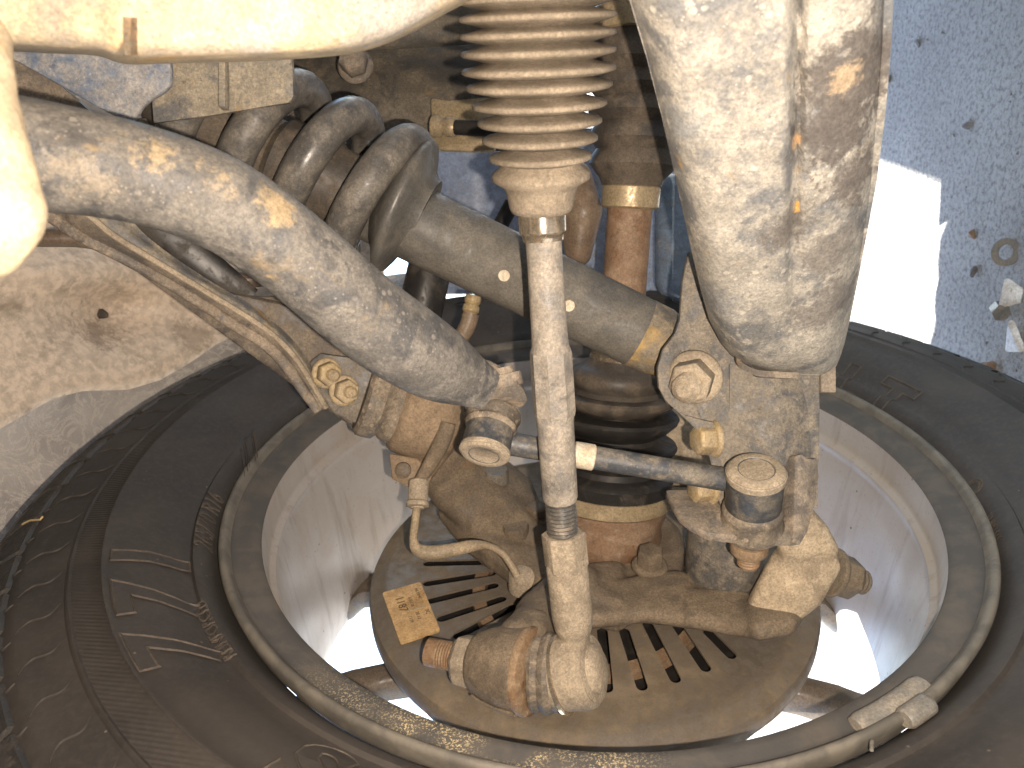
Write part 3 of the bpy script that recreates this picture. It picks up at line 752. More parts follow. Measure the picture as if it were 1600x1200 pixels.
# ================================================================== shock absorber and its spring
sh = thing('shock_absorber', 'grey dusty shock absorber tube with two pale round dots', 'shock absorber', at(1040, 545, .44))
A_, B2 = at(560, 307, .428), at(1008, 524, .438)
sd_ = (B2-A_).normalized()
g = G(); g.lathe(A_, B2, [(0,.0208),(.08,.0212),(.5,.0209),(.90,.0203),(1,.0200)], 64); g.make('tube', 'shock', sh)
g = G(); g.lathe(B2 - sd_*.004, B2 + sd_*.022, [(0,.0203),(.45,.0201),(.62,.0190),(.78,.0182),(.9,.0150),(1,.010)], 48)
g.hull([(B2+sd_*.006, .012), (at(1060, 560, .437), .012)], 2); g.make('end_cap', 'shockend', sh)
e0, e1 = at(1082, 590, .408), at(1096, 582, .462)
g = G(); g.lathe(e0, e1, [(0,.0165),(.1,.0185),(.9,.0185),(1,.0165)], 40); g.make('lower_eye', 'shockend', sh)
for (x, y) in ((788, 430), (889, 477)):
    for k in range(60):
        d = .40 + .001*k; p = at(x, y, d)
        if (p - A_ - sd_*(p-A_).dot(sd_)).length < .0210: break
    nrm = (p - A_ - sd_*(p-A_).dot(sd_)).normalized()
    g = G(); g.lathe(p - nrm*.0010, p + nrm*.0016, [(0,.0031),(1,.0031)], 24); g.make('pale_dot', 'white', sh, 20)
# spring seat
c = at(640, 327, .428)
g = G(); g.lathe(c - sd_*.016, c + sd_*.010, [(0,.0215),(.25,.0300),(.40,.0375),(.48,.0392),(.56,.0392),(.62,.0378),(.70,.0330),(.80,.0255),(.92,.0222),(1,.0215)], 64); g.make('spring_seat', 'shock', sh, 45)
g = G(); g.lathe(A_ - sd_*.12, A_ + sd_*.02, [(0,.016),(.1,.022),(.3,.0225),(.34,.020),(.5,.020),(.53,.0235),(.72,.0235),(.75,.021),(1,.021)], 40); g.make('bump_sleeve', 'rubber', sh)
sp = thing('coil_spring', 'thick grey coil spring round the upper end of the shock', 'coil spring', c - sd_*.03)
g = G(); pts = []; u, v = frame_of(sd_, -c2w(Vector((0,0,1))))
NT_ = 120; turns = 4.1; hr = .0335; base = c - sd_*.0085
for i in range(NT_+1):
    t = i/NT_; a = 2*PI*turns*t - 2.1
    ax = .0325*turns*t if True else 0
    pts.append(base - sd_*ax + (u*math.cos(a) + v*math.sin(a))*hr)
g.tube(pts, .0098, 20); g.make('spring_wire', 'spring', sp, 60)

# ================================================================== stabilizer bar and drop link
sb = thing('stabilizer_bar', 'thick grey dusty stabilizer bar sweeping down to the drop link', 'stabilizer bar', at(100, 245, .25))
path = pathpx([(-160,190,.236,88,1),(-50,222,.243,87,1),(50,242,.250,86,1),(150,258,.256,80,1),(250,281,.263,76,1),(345,318,.273,74,1),(430,374,.285,70,1),(505,436,.298,69,1),(570,492,.312,68,1),(635,538,.327,66,.95),(690,572,.340,58,.75),(735,596,.352,42,.5),(765,612,.360,32,.34)], 5)
g = G(); g.tube([p for p, e in path], [pxm(e[0], (p-CAM).dot(-B_)) for p, e in path], 40, [(1, e[1]) for p, e in path]); g.make('bar', 'bar', sb, 50)
g = G(); g.plate([at(x, y, d) for x, y, d in ((682,602,.345),(735,566,.352),(772,576,.359),(800,590,.366),(820,608,.372),(827,626,.376),(818,640,.378),(790,636,.378),(742,632,.374),(712,622,.362))], .0075)
g.make('flattened_eye', 'upper', sb, bevel=.002)
lk = thing('stabilizer_link', 'thin black stabilizer link rod between two ball joints', 'stabilizer link', at(960, 722, .40))
p0, p1 = at(790, 692, .386), at(1150, 752, .386)
g = G(); g.tube([p0, p1], .0060, 20); g.make('link_rod', 'joint', lk)
g = G(); a, b = lerp(p0,p1,.295), lerp(p0,p1,.385); g.lathe(a, b, [(0,.0062),(.05,.0067),(.95,.0067),(1,.0062)], 24); g.make('pale_sleeve', 'white', lk)
def joint(top, bot, r, boot_at_top):
    g = G(); A, B = (top, bot) if boot_at_top else (bot, top)
    L = (B-A).length
    g.lathe(A, B, [(.44,r*.93),(.47,r*.99),(.86,r*1.0),(.90,r*1.04),(.97,r*1.02),(1.0,r*.88),(1.003,r*.62),(.985,r*.58),(.985,r*.001)], 48); g.make('joint_housing', 'joint', lk)
    g = G(); g.lathe(A, B, [(.885,r*1.045),(.955,r*1.055),(1.0,r*.94),(1.008,r*.90),(1.008,r*.66),(.995,r*.62),(.995,r*.001)], 48); g.make('joint_cap', 'tieend', lk)
    g = G(); g.lathe(A, B, [(-.02,r*.62),(.02,r*.90),(.10,r*1.13),(.20,r*1.17),(.30,r*1.06),(.34,r*1.05),(.38,r*1.10),(.44,r*1.06),(.48,r*.95)], 48); g.make('joint_boot', 'boot', lk)
joint(at(774,637,.386), at(756,712,.371), .0120, True)
joint(at(1182,733,.372), at(1172,836,.394), .0138, False)
g = G(); a = at(1171, 846, .394); dn = (at(1169, 884, .400)-a); g.lathe(a, a+dn, [(0,.0098),(.34,.0098),(.46,.0085),(.48,.0056),(.55,.0058),(.6,.0053),(.66,.0058),(.71,.0053),(.77,.0058),(.82,.0053),(.88,.0058),(1,.005)], 24); g.make('link_stud', 'rustbolt', lk)
a = at(792, 596, .368); g = G(); g.lathe(at(786,574,.366), at(793,604,.366), [(0,.0048),(.34,.005),(.36,.0078),(.8,.0078),(1,.0078)], 20); g.make('link_nut', 'upper', lk)

# ================================================================== tie rod and steering bellows
tr = thing('tie_rod', 'long pale tie rod with threaded end and ball joint', 'tie rod', at(905, 1050, .40))
R0, R1 = at(846, 330, .332), at(880, 850, .380)
rd = (R1-R0).normalized(); RL = (R1-R0).length
def rz(py):
    return min(range(0, 801), key=lambda i: abs((lambda q: 600 - F*q.dot(U_)/(-q.dot(B_)))(R0 + rd*(RL*1.3*i/800 - .02) - CAM) - py))*RL*1.3/800 - .02
z = rz
g = G(); g.lathe(R0, R0+rd, [(z(362),.0080),(z(420),.0079),(z(520),.0083),(z(540),.0086),(z(548),.0094)], 40, False); g.make('rod', 'tie', tr)
g = G(); g.lathe(R0, R0+rd, [(z(546),.0094),(z(552),.0098),(z(642),.0100),(z(650),.0094)], 8, False, None, True, .2); g.make('wrench_flats', 'tie', tr, 20)
g = G(); g.lathe(R0, R0+rd, [(z(646),.0093),(z(660),.0088),(z(775),.0086),(z(781),.0080)], 40, False); g.make('rod', 'tie', tr)
pf = []; y0, y1 = z(780), z(868); NTH = 15
for i in range(NTH): pf += [(lerp(y0,y1,i/NTH),.0068),(lerp(y0,y1,(i+.5)/NTH),.0077)]
g = G(); g.lathe(R0, R0+rd, pf, 32, False); g.make('thread', 'thread', tr, 60)
g = G(); g.lathe(R0, R0+rd, [(z(330),.0098),(z(337),.0104),(z(362),.0103),(z(366),.0092),(z(376),.0088)], 40, False); g.make('bright_collar', 'bright', tr)
# rod end: hex neck, sleeve, waist, ball housing
E0, E1 = at(880, 832, .379), at(900, 1018, .398); ed = (E1-E0).normalized(); EL = (E1-E0).length
g = G(); g.lathe(E0, E1, [(.0,.0098),(.01,.0112),(.26,.0112),(.28,.0104)], 6, True, None, True, .15); g.make('hex_neck', 'tieend', tr, 20, .0006)
g = G(); g.lathe(E0, E1, [(.24,.0100),(.27,.0106),(.45,.0106),(.68,.0106),(.78,.0098),(.88,.0076),(.96,.0076),(1.05,.0095)], 40)
H0, H1 = at(862, 1052, .404), at(938, 1044, .392)
g.lathe(H0, H1, [(.05,.0165),(.12,.0192),(.62,.0196),(.80,.0190),(.86,.0160),(.90,.0158)], 48)
g.hull([(E0+ed*(EL*.93), .0074), (lerp(H0,H1,.5)+XA*.008, .0085)], 2)
g.make('rod_end', 'tieend', tr, remesh=.0012, sm=2, noise=.0005)
g = G(); g.lathe(H0, H1, [(.84,.0163),(.88,.0166),(.90,.0150),(.90,.0125),(.96,.0120),(1.03,.0090),(1.06,.004)], 40); g.make('end_cap', 'tieend', tr)
g = G(); g.lathe(at(832,1050,.406), at(880,1053,.402), [(0,.0165),(.05,.0195),(.16,.0205),(.26,.0195),(.34,.0186),(.42,.0198),(.56,.0208),(.70,.0198),(.78,.0188),(.92,.0194),(1,.0186)], 48); g.make('dust_boot', 'boot', tr)
g = G(); g.lathe(at(876,1053,.402), at(884,1052,.401), [(0,.0196),(.2,.0206),(.8,.0206),(1,.0198)], 48); g.make('boot_ring', 'bright', tr)
T0, T1 = at(750,1036,.417), at(712,1028,.4225)
g = G(); g.lathe(T0, T1, [(0,.0145),(.1,.0150),(.8,.0142),(1,.0115)], 6, True, None, True, .4); g.make('castle_nut', 'tieend', tr, 25, .0012)
pf = []; a, b = at(716,1028,.422), at(668,1018,.428)
for i in range(8): pf += [(i/12,.0072),((i+.5)/12,.0079)]
pf += [(.68,.0078),(.98,.0076),(1,.0066)]
g = G(); g.lathe(a, b, pf, 24); g.make('stud', 'rustbolt', tr)

be = thing('steering_bellows', 'tan ribbed rubber steering rack bellows at top centre', 'bellows', at(846, 310, .332))
b0_, b1_ = at(846, 330, .332), at(838, -60, .292); bd = (b1_-b0_).normalized(); BL = (b1_-b0_).length
def bz(py):
    return min(range(0, 1601), key=lambda i: abs((lambda q: 600 - F*q.dot(U_)/(-q.dot(B_)))(b0_ + bd*(BL*2.4*i/1600 - .02) - CAM) - py))*BL*2.4/1600 - .02
def dep(py): return lerp(.332, .292, (330-py)/390)
ridges = [(245,80),(217,90),(190,97),(163,105),(134,114),(109,120),(81,121),(54,122),(27,123),(0,124),(-27,125),(-54,125),(-81,125),(-108,125),(-136,125),(-164,125)]
g = G(); pf = [(bz(330),pxm(47,.332)),(bz(322),pxm(50,.332)),(bz(300),pxm(54,.33)),(bz(290),pxm(58,.33)),(bz(279),pxm(76,.33)),(bz(270),pxm(76,.33)),(bz(262),pxm(66,.33))]
for i, (y, w_) in enumerate(ridges):
    d = dep(y); nw = (ridges[i+1][1] if i+1 < len(ridges) else w_)
    pf += [(bz(y+9),pxm(w_-19,d)),(bz(y+5),pxm(w_-4,d)),(bz(y+2.5),pxm(w_,d)),(bz(y-2.5),pxm(w_,d)),(bz(y-5),pxm(w_-4,d)),(bz(y-9),pxm(w_-19,d)),(bz(y-13.5),pxm(min(w_,nw)-36,d))]
g.lathe(b0_, b0_+bd, pf, 96, False); g.make('ribbed_boot', 'bellow', be, 75)
g = G(); g.lathe(b0_ + bd*bz(-175), b0_ + bd*(bz(-175)+.09), [(0,.021),(.05,.025),(.3,.025),(.32,.022),(1,.022)], 40); g.make('rack_housing', 'plate', be)

# ================================================================== lower control arm and mounts
la = thing('lower_control_arm', 'broad dusty lower control arm filling the top right', 'control arm', at(1200, 560, .38))
L_ = [(-460,905,1412,.180),(-120,955,1398,.212),(0,986,1392,.232),(90,1012,1388,.246),(190,1037,1380,.264),(290,1058,1368,.285),(390,1080,1350,.310),(450,1094,1338,.328),(500,1108,1328,.344),(535,1126,1320,.356),(555,1142,1314,.362),(570,1165,1308,.367),(580,1190,1302,.371),(586,1220,1292,.374)]
rows = []
for i in range(len(L_)-1):
    for k in range(5):
        t = k/5; y, l, r, d = [lerp(a, b, t) for a, b in zip(L_[i], L_[i+1])]; rows.append((y, l, r, d))
rows.append(L_[-1]); grid = []
for (y, l, r, d) in rows:
    row = []
    for j in range(73):
        t = .5-.5*math.cos(PI*j/72); x = lerp(l, r, t)
        cr = 1247 - .02*max(0, y)      # crease between the main pressing and the outer flange
        w_ = d*.16; e = abs(2*t-1)
        b = w_*(1 - e**7)*.42 + w_*(1 - e*e)*.06
        b -= w_*.24*math.exp(-((x-cr-1)/9)**2)*min(1, max(0, 1.3-y/420))
        b -= w_*.20/(1+math.exp(-(x-cr)/5))*min(1, max(.25, 1.3-y/500))
        fall = max(0, (y-500)/84)
        b *= 1 - .5*min(1, fall)**4
        row.append(at(lerp(l+7, r-7, t) if False else x, y, d + w_*.5 - b))
    grid.append(row)
g = G(); g.sheet(grid, .0015); g.make('arm_pressing', 'arm', la, 60)
grid2 = []
for (y, l, r, d) in rows:     # the hidden back half closes the box section
    row = []
    for j in range(13):
        t = j/12; e = abs(2*t-1); row.append(at(lerp(l+10, r-10, t), y-6, d + d*.078 + d*.16*(1-e**3)))
    grid2.append(row)
g = G(); g.sheet(grid2, .003); g.make('arm_back', 'arm', la, 60)

mb = thing('shock_mount_bracket', 'dark grey clevis plate with large yellow nut holding the shock', 'mount bracket', at(1200, 800, .40))
out = [(1076,392,.402),(1066,440,.402),(1062,500,.400),(1054,522,.399),(1036,545,.398),(1027,575,.397),(1029,605,.396),(1042,630,.396),(1070,648,.396),(1100,656,.396),(1118,660,.396),(1114,700,.398),(1113,740,.400),(1130,810,.403),(1262,812,.405),(1281,718,.402),(1282,640,.398),(1281,590,.396),(1300,560,.394),(1300,500,.394),(1180,420,.398)]
g = G(); g.plate([at(*p) for p in out], .005); g.make('clevis_plate', 'bracket', mb, bevel=.0012)
# shallow pressed swell of the plate towards its right edge
rows = []
for y in range(570, 800, 16):
    row = []
    for j in range(17):
        t = j/16; l = 1140 if y < 660 else 1122; x = lerp(l, 1278, t)
        k = max(0, math.sin(PI*min(1, max(0, t))))**1.5*max(0, math.sin(PI*(y-560)/250))**1.2
        row.append(at(x, y, .3990 + .00003*(y-560) - .013*k*(.45+.55*t)))
    rows.append(row)
g = G(); g.sheet(rows, .003); g.make('plate_swell', 'bracket', mb, 60)
# folded lip under the arm's end
lip = pathpx([(1148,556,.386),(1152,568,.383),(1165,578,.380),(1185,586,.378),(1210,588,.378),(1248,590,.380)], 5)
rows = [[p + (at(1200, y, .382)-at(1200, 580, .382)) for y in (572, 577, 582)] for p, e in lip]
g = G(); g.sheet(rows, .011); g.make('folded_lip', 'upper', mb, bevel=.0008)
g = G(); g.box(at(1290, 588, .398), R_*.0040, U_*.0085, B_*.004); g.make('edge_tab', 'upper', mb, bevel=.001)
d = (at(1074, 604, .378) - at(1090, 584, .398)).normalized(); p0 = at(1087, 588, .396)
hexbolt(mb, p0, p0 + d*.0155, .0142, .0112, 'tieend', (.0070, .0085), ('clevis_nut', 'clevis_bolt'))
# yellow side bolts
for (x, y, d_, r) in ((1117, 686, .402, .0084), (1112, 762, .410, .0080)):
    p0 = at(x, y, d_); hexbolt(mb, p0, p0 - R_*.0110 + B_*.0030, r*1.2, r, 'gold', None, ('side_bolt', 'x'), ph=.0)
# link bracket: shelf and upright ear
g = G(); g.plate([at(*p) for p in ((1040,766,.418),(1046,780,.410),(1062,806,.392),(1080,820,.386),(1105,832,.381),(1150,838,.379),(1200,842,.378),(1244,842,.379),(1256,800,.396),(1258,770,.416),(1150,764,.422))], .0045); g.make('link_shelf', 'upper', mb, bevel=.001)
g = G(); g.plate([at(*p) for p in ((1243,712,.392),(1252,709,.391),(1262,716,.391),(1277,716,.393),(1280,745,.393),(1273,790,.389),(1262,832,.382),(1250,852,.379),(1238,848,.378),(1242,780,.384))], .012); g.make('shelf_ear', 'upper', mb, bevel=.0015)

# ================================================================== upper control arm and ball joint
ua = thing('upper_control_arm', 'brown dusty upper control arm with two yellow nuts at its tip', 'control arm', at(560, 620, .46))
wb = [(150,345,.40),(180,362,.405),(230,405,.415),(300,440,.425),(372,462,.435),(410,465,.44),(470,458,.445),(560,470,.45),(640,520,.46),(655,600,.47),(600,668,.472),(560,672,.47),(515,645,.465),(490,610,.46),(468,565,.455),(430,520,.445),(380,482,.437),(300,452,.428),(225,420,.418),(150,378,.405),(110,350,.40)]
g = G(); g.plate([at(*p) for p in wb], .004); g.make('arm_web', 'web', ua, bevel=.001)
fl = pathpx([(66,330,.387,9),(126,370,.394,9),(186,400,.401,9),(246,432,.409,9),(306,468,.417,9),(366,508,.425,9),(412,536,.433,9),(447,571,.441,9),(475,612,.447,8),(497,642,.452,7)], 6)
g = G(); g.tube([p for p, e in fl], [pxm(e[0], (p-CAM).dot(-B_)) for p, e in fl], 20, [(1, .7)]*len(fl)); g.make('rolled_flange', 'upper', ua, 50)
oe = smooth_path([(72,332,0),(130,372,0),(190,402,0),(250,434,0),(310,470,0),(370,510,0),(415,536,0),(450,570,0),(478,612,0),(499,642,0)], 4)
ie = smooth_path([(200,335,0),(222,362,0),(256,390,0),(305,424,0),(352,453,0),(398,478,0),(434,508,0),(468,543,0),(495,585,0),(519,632,0)], 4)
rows = []
for i, (p, q) in enumerate(zip(oe, ie)):
    d = lerp(.386, .456, i/(len(oe)-1)); row = []
    for j in range(15):
        t = j/14; hgt = .0085*math.sin(PI*min(1, t*1.05)) - .0015*math.exp(-((t-.62)/.10)**2)
        row.append(at(lerp(p.x, q.x, t), lerp(p.y, q.y, t), d + .004 - hgt + .012*max(0, t-.75)))
    rows.append(row)
g = G(); g.sheet([r[:8] for r in rows], .003); g.make('arm_band', 'upper', ua, 60)
g = G(); g.sheet([r[7:] for r in rows], .003); g.make('arm_channel', 'plate', ua, 60)
g = G(); g.tube([r[7] - (r[7]-CAM).normalized()*.0005 for r in rows], .0017, 8); g.make('pressed_ridge', 'tieend', ua)
leg = pathpx([(205,325,.416,26),(270,372,.424,26),(335,424,.434,24),(395,464,.444,14)], 6)
g = G(); g.tube([p for p, e in leg], [pxm(e[0], (p-CAM).dot(-B_)) for p, e in leg], 16, [(1, .3)]*len(leg)); g.make('inner_leg', 'darkrubber', ua, 50)
g = G(); g.plate([at(*p) for p in ((483,566,.448),(500,552,.448),(525,556,.449),(560,560,.452),(600,572,.456),(600,660,.458),(575,672,.458),(520,645,.454),(494,600,.45))], .006); g.make('joint_flange', 'bracket', ua, bevel=.0012)
for (x, y) in ((512, 584), (539, 611)):
    p0 = at(x-2, y-1, .449); d = (at(x+17, y+5, .432)-p0).normalized(); hexbolt(ua, p0, p0 + d*.0085, .0092, .0074, 'gold', (.0036, .0055), ('flange_nut', 'nut_stud'))
U0, U1 = at(566, 622, .462), at(705, 664, .478)
g = G(); g.lathe(U0, U1, [(0,.0195),(.04,.0222),(.10,.0225),(.20,.0220),(.235,.0195),(.25,.0190),(.275,.0205),(.36,.0218),(.42,.0215),(.45,.0195)], 48); g.make('joint_boot', 'boot', ua)
g = G(); g.lathe(U0, U1, [(.36,.0205),(.42,.0255),(.62,.0268),(.86,.0262),(.98,.0215),(1.05,.0190)], 48)
g.hull([(at(640,700,.476),.010),(at(655,742,.474),.008),(at(690,690,.478),.010)], 2)
g.make('joint_socket', 'socket', kn, remesh=.002, sm=4, noise=.001)
g = G(); g.plate([at(*p) for p in ((608,708,.462),(652,716,.462),(676,742,.460),(668,760,.458),(640,762,.458),(612,748,.460))], .004); g.make('cable_tab', 'socket', kn, bevel=.001)
g = G(); p0 = at(630, 735, .461); g.lathe(p0, p0 + B_*.003, [(0,.0052),(.6,.0048),(1,.003)], 20); g.make('tab_rivet', 'cast', kn)

# ================================================================== speed sensor cable
wi = thing('sensor_cable', 'tan wheel speed sensor cable with pale ferrule and round head', 'cable', at(818, 905, .47))
wpth = pathpx([(700,660,.452,13),(690,690,.452,14),(672,725,.452,12),(655,752,.452,9)], 5)
g = G(); g.tube([p for p, e in wpth], [pxm(e[0], .45) for p, e in wpth], 14); g.make('cable_sleeve', 'cast', wi)
g = G(); g.lathe(at(655,750,.452), at(652,795,.446), [(0,.0052),(.05,.0060),(.72,.0060),(.75,.0050),(.78,.0068),(.92,.0068),(.95,.0040),(1,.004)], 24); g.make('ferrule', 'tieend', wi)
wpth = pathpx([(652,790,.446,6.5),(648,820,.448,6.5),(646,842,.450,6.5),(652,858,.452,10),(672,864,.455,12),(705,860,.458,11),(738,853,.462,9.5),(762,853,.466,6),(784,864,.468,6),(798,882,.468,6),(808,900,.468,6)], 6)
g = G(); g.tube([p for p, e in wpth], [pxm(e[0], .455) for p, e in wpth], 12); g.make('cable', 'wire', wi)
p0 = onw(820, 918, -.066); g = G(); g.lathe(p0, p0 + XA*.016, [(0,.0108),(.7,.0104),(.86,.0088),(1,.004)], 28); g.make('sensor_head', 'tieend', wi)

# ================================================================== frame, brackets and far parts
cb = thing('cross_beam', 'pale yellow dusty cross beam across the top left corner', 'chassis beam', at(300, -60, .24))
prof = [(-260,78),(-120,79),(0,80),(90,84),(150,87),(185,98),(215,101),(300,98),(380,97),(450,93),(510,89),(560,82),(605,68),(645,50),(690,25),(740,-2),(800,-40)]
rows = []
pr = smooth_path([(x, y, 0) for x, y in prof], 4)
for p in pr:
    row = []; d0 = .205 + .00004*max(0, p.x-200) + .00006*max(0, p.x-450)
    for j in range(17):
        t = j/16; a = t*PI*.62
        y = p.y - 150*(1-math.cos(a))*.55 - 520*max(0, t-.35)
        d = d0 + .050*(1-math.sin(min(PI/2, a*1.0)))**1.6 - .0
        dent = .016*math.exp(-(((p.x-205)-(y-60)*(-.55))/6)**2)*math.exp(-((y-62)/26)**2)
        row.append(at(p.x, y, d + dent))
    rows.append(row)
g = G(); g.sheet(rows, .003); g.make('beam_pressing', 'beam', cb, 60)
bh = thing('bar_clamp', 'yellow blurred bar clamp at the left edge below the beam', 'clamp', at(10, 300, .19))
g = G()
g.hull([(at(-60,100,.19),.010),(at(-40,130,.185),.008),(at(-6,330,.178),.0105),(at(-24,380,.178),.0085),(at(-120,380,.19),.012),(at(-120,120,.2),.012)], 3)
g.hull([(at(-42,60,.19),.0085),(at(-28,160,.185),.008)], 2)
g.make('clamp_body', 'beam', bh, remesh=.0015, sm=6, noise=.001)
pb = thing('body_mount_plate', 'curved blue grey plate tucked under the yellow beam', 'bracket plate', at(150, 120, .34))
g = G(); g.plate([at(*p) for p in ((-40,60,.33),(262,70,.335),(267,110,.336),(266,132,.336),(254,144,.337),(236,154,.338),(222,166,.339),(212,182,.34),(203,192,.34),(180,182,.339),(150,166,.338),(95,134,.335),(30,98,.331))], .004); g.make('plate', 'blueplate', pb, bevel=.001)
pa = thing('beam_end_plate', 'grey straight plate sticking out under the yellow beam', 'bracket plate', at(380, 130, .38))
g = G(); g.plate([at(*p) for p in ((230,60,.372),(454,70,.374),(457,110,.376),(458,150,.378),(452,160,.379),(400,168,.379),(330,180,.38),(240,192,.38))], .004)
g.box(at(350,118,.373), R_*.0016, U_*.016, B_*.003); g.make('plate', 'plate', pa, bevel=.001)
pc = thing('frame_gusset', 'small dark dusty gusset behind the stabilizer bar', 'gusset', at(290, 220, .42))
g = G(); g.plate([at(*p) for p in ((205,186,.41),(322,178,.41),(336,196,.412),(344,220,.415),(350,248,.42),(300,250,.42),(230,225,.415))], .005); g.make('gusset', 'plate', pc, bevel=.002)
pd = thing('under_bar_panel', 'tan flat panel behind the stabilizer bar under the blue plate', 'panel', at(80, 140, .40))
g = G(); g.plate([at(*p) for p in ((-120,60,.42),(40,88,.42),(160,190,.42),(150,260,.43),(-120,260,.43))], .004); g.make('panel', 'upper', pd)

fr = thing('frame_rail', 'dim grey frame rail and tower behind the coil spring', 'chassis frame', at(600, 120, .56))
g = G(); g.hull([(at(440,62,.545),.012),(at(760,40,.545),.012),(at(440,20,.545),.012),(at(760,-30,.545),.012),(at(440,40,.58),.012),(at(760,0,.58),.012)], 2); g.make('rail_tube', 'frame', fr)
rows = []
for i in range(14):
    x = lerp(330, 790, i/13); rows.append([at(x, y, .60 - .03*math.sin(PI*(y-60)/260) + .00004*(x-500)) for y in (60, 90, 120, 160, 200, 236)])
g = G(); g.sheet(rows, .004); g.make('tower_panel', 'frame', fr, 50)
rows = [[at(x, y, .66 + .0001*(460-x)) for y in (90, 160, 240, 330, 400)] for x in (60, 160, 260, 360, 470, 560)]
g = G(); g.plate([at(*p) for p in ((330,150,.62),(470,150,.62),(560,250,.6),(560,420,.6),(470,330,.62),(350,260,.63))], .004); g.make('side_gusset', 'frame', fr)
p0 = at(556, 104, .535); hexbolt(fr, p0, p0 + B_*.016, .0125, .010, 'upper', None, ('frame_bolt', 'x'))
ft = thing('bushing_bracket', 'shiny tan bracket with a stepped bushing left of the bellows', 'bracket', at(720, 195, .56))
g = G(); g.plate([at(*p) for p in ((672,152,.56),(700,156,.556),(770,150,.55),(780,190,.55),(772,236,.55),(732,236,.553),(684,234,.558),(674,220,.56))], .006); g.make('bracket_plate', 'clamp', ft, bevel=.002)
g = G(); g.lathe(at(674,198,.546), at(716,199,.542), [(0,.0060),(.06,.0078),(.3,.0078),(.42,.0055),(.52,.0056),(.6,.0068),(.85,.0068),(.95,.0055),(1,.0055)], 28); g.make('bushing', 'clamp', ft)
g = G(); g.lathe(at(712,199,.540), at(790,203,.53), [(0,.0052),(1,.0052)], 20); g.make('pin', 'black', ft)
sg = thing('splash_guard', 'pale blue textured plastic splash guard behind the shock', 'splash guard', at(750, 300, .80))
rows = [[at(x, y, .80 + .05*math.sin((x-640)/70) + .0001*(y-200)) for y in range(200, 470, 20)] for x in range(640, 1120, 20)]
g = G(); g.sheet(rows, .003); g.make('guard_sheet', 'bluepl', sg, 60)
g = G(); g.tube([at(800,318,.62), at(782,352,.62)], .0065, 14); g.make('guard_clip', 'black', sg)
bp = thing('blue_duct', 'glossy blue duct between drive shaft and lower arm', 'duct', at(1050, 380, .68))
g = G(); g.hull([(at(1050,300,.69),.016),(at(1048,440,.69),.014),(at(1110,300,.70),.018),(at(1110,470,.70),.016)], 3); g.make('duct_body', 'bluegl', bp)
jb = thing('joint_cover', 'brown rounded cover beside the bellows collar', 'cover', at(905, 330, .56))
g = G(); g.hull([(at(900,278,.57),.012),(at(912,330,.57),.014),(at(904,395,.575),.010),(at(880,300,.58),.01)], 3); g.make('cover', 'tube', jb)
bt = thing('brake_pipe', 'brown pipe crossing the cream arch panel', 'pipe', at(80, 372, .60))
pp = pathpx([(-60,368,.53),(60,372,.54),(130,374,.55),(200,390,.56),(300,432,.57),(370,438,.58),(440,432,.59),(500,425,.60)], 5)
g = G(); g.tube([p for p, e in pp], .0062, 14); g.make('pipe', 'tube', bt)
hs = thing('brake_hose', 'brown rubber brake hose with yellow end fitting below the shock', 'hose', at(737, 490, .53))
g = G(); g.lathe(at(740,462,.53), at(733,496,.53), [(0,.0052),(.1,.0058),(.3,.0058),(.4,.0048),(.5,.0058),(.7,.0060),(.8,.0048),(1,.0055)], 24); g.make('hose_fitting', 'gold', hs)
hp = pathpx([(736,490,.53),(730,510,.53),(718,530,.53),(700,548,.53),(676,570,.53)], 5)
g = G(); g.tube([p for p, e in hp], .0058, 14); g.make('hose', 'tube', hs)
dm = thing('damper_canister', 'glossy dark canister between arm and shock', 'canister', at(665, 455, .54))
g = G(); g.lathe(at(672,415,.54), at(650,520,.54), [(0,.0145),(.1,.0155),(.85,.0155),(1,.012)], 32); g.make('canister', 'darkrubber', dm)
cal = thing('brake_caliper', 'tan dusty brake caliper behind the clevis bracket', 'brake caliper', at(1075, 690, .56))
g = G(); g.hull([(at(1040,660,.56),.010),(at(1120,655,.56),.012),(at(1120,740,.56),.012),(at(1050,740,.56),.010)], 2)
for k in range(3): g.hull([(at(1066+9*k,672,.548),.0022),(at(1070+9*k,724,.548),.0022)], 1)
g.make('caliper_body', 'tieend', cal, remesh=.0022, sm=3)

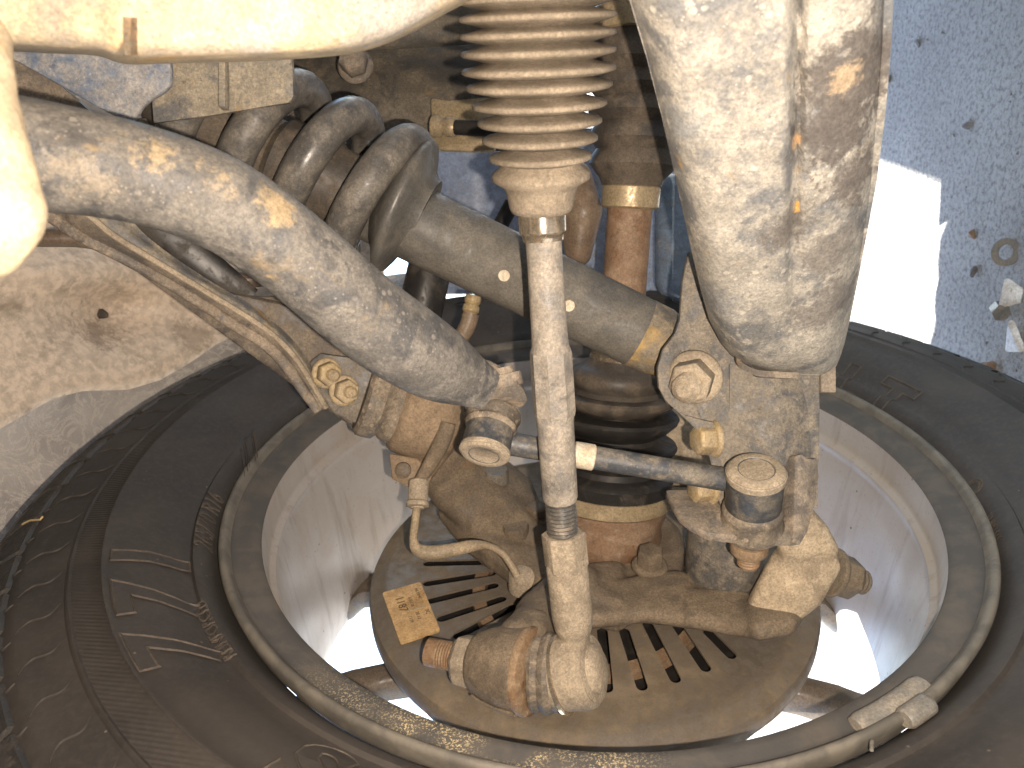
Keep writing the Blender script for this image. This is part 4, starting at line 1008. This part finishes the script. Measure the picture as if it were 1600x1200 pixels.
# ================================================================== litter on the ground
def on_ground(px, py, z=0.0):
    r = ray(px, py); t = (z - CAM.z)/r.z; return CAM + r*t
def pebble(px, py, r, label, mat='grit', name='pebble', cat='pebble'):
    c = on_ground(px, py, r*.5); g = G(); k = []
    for i in range(6): k.append((c + Vector((random.uniform(-1,1), random.uniform(-1,1), random.uniform(-.45,.5)))*r, r*.35))
    g.hull(k, 1); tag(g.make(name, mat, None, 30, loc=Vector((c.x, c.y, 0))), label, cat)
pebble(1512, 192, .0050, 'dark splinter lying on the shaded concrete, topmost of the litter', 'grit', 'splinter', 'splinter')
pebble(1518, 364, .0042, 'rusty brown pebble beside the washer on the concrete', 'rust')
pebble(1522, 424, .0052, 'dark round pebble below the washer on the concrete')
pebble(1434, 68, .0040, 'small dark pebble on bluish concrete near the top edge')
pebble(1388, 122, .0036, 'tiny dark pebble touching the edge of the lower arm')
pebble(1545, 575, .0075, 'brown pebble on the concrete right above the tyre', 'rust')
c = on_ground(1572, 394, .004)
wa = thing('metal_washer', 'worn white metal washer lying on the concrete', 'washer', Vector((c.x, c.y, 0)))
g = G(); up = (ZA + c2w(Vector((-.2,-.1,-.9)))*.7).normalized(); g.lathe(c - up*.0012, c + up*.0012, [(0,.0065),(0,.0118),(1,.0118),(1,.0065)], 32, True, None, False, closed=True); g.make('ring', 'lead', wa)
c = on_ground(1580, 478, .006)
ch = thing('broken_chip', 'pale broken chip of plastic with a dark bolt on the concrete', 'debris', Vector((c.x, c.y, 0)))
g = G(); g.hull([(on_ground(1574,440,.008),.003),(on_ground(1590,470,.006),.003),(on_ground(1566,476,.010),.003),(on_ground(1594,455,.002),.003)], 1); g.make('shell', 'chip', ch, 25)
g = G(); g.hull([(on_ground(1580,505,.006),.003),(on_ground(1596,545,.004),.003),(on_ground(1576,545,.003),.003)], 1); g.make('shell', 'chip', ch, 25)
g = G(); a = on_ground(1560, 482, .007); g.lathe(a, a + Vector((.0,-.012,.004)), [(0,.0075),(1,.0075)], 6); g.make('bolt_head', 'thread', ch, 25)
st = thing('straw', 'bent dry straw lying on the tyre shoulder at the left', 'straw', onw(60, 870, .02))
g = G(); q = [onw(x, y, s_) + XA*.004 for x, y, s_ in ((38,828,.010),(50,822,.0125),(66,821,.0155),(70,816,.0165))]; g.tube(q, .0006, 6); g.make('stem', 'straw', st)
g = G(); rnd = random.Random(5)
for i in range(900):
    x, y = rnd.uniform(-.25, .6), rnd.uniform(-.3, 1.1)
    r = .0007 + .0022*rnd.random()**3
    m = [g.b.verts.new(Vector((x, y, 0)) + Vector((rnd.uniform(-1,1), rnd.uniform(-1,1), rnd.uniform(.1,1)))*r) for _ in range(4)]
    for f in ((0,1,2),(0,1,3),(0,2,3),(1,2,3)): g.b.faces.new([m[k] for k in f])
tag(g.make('grit', 'grit', None, 10), 'fine grit scattered over the concrete', 'grit', None, 'stuff')
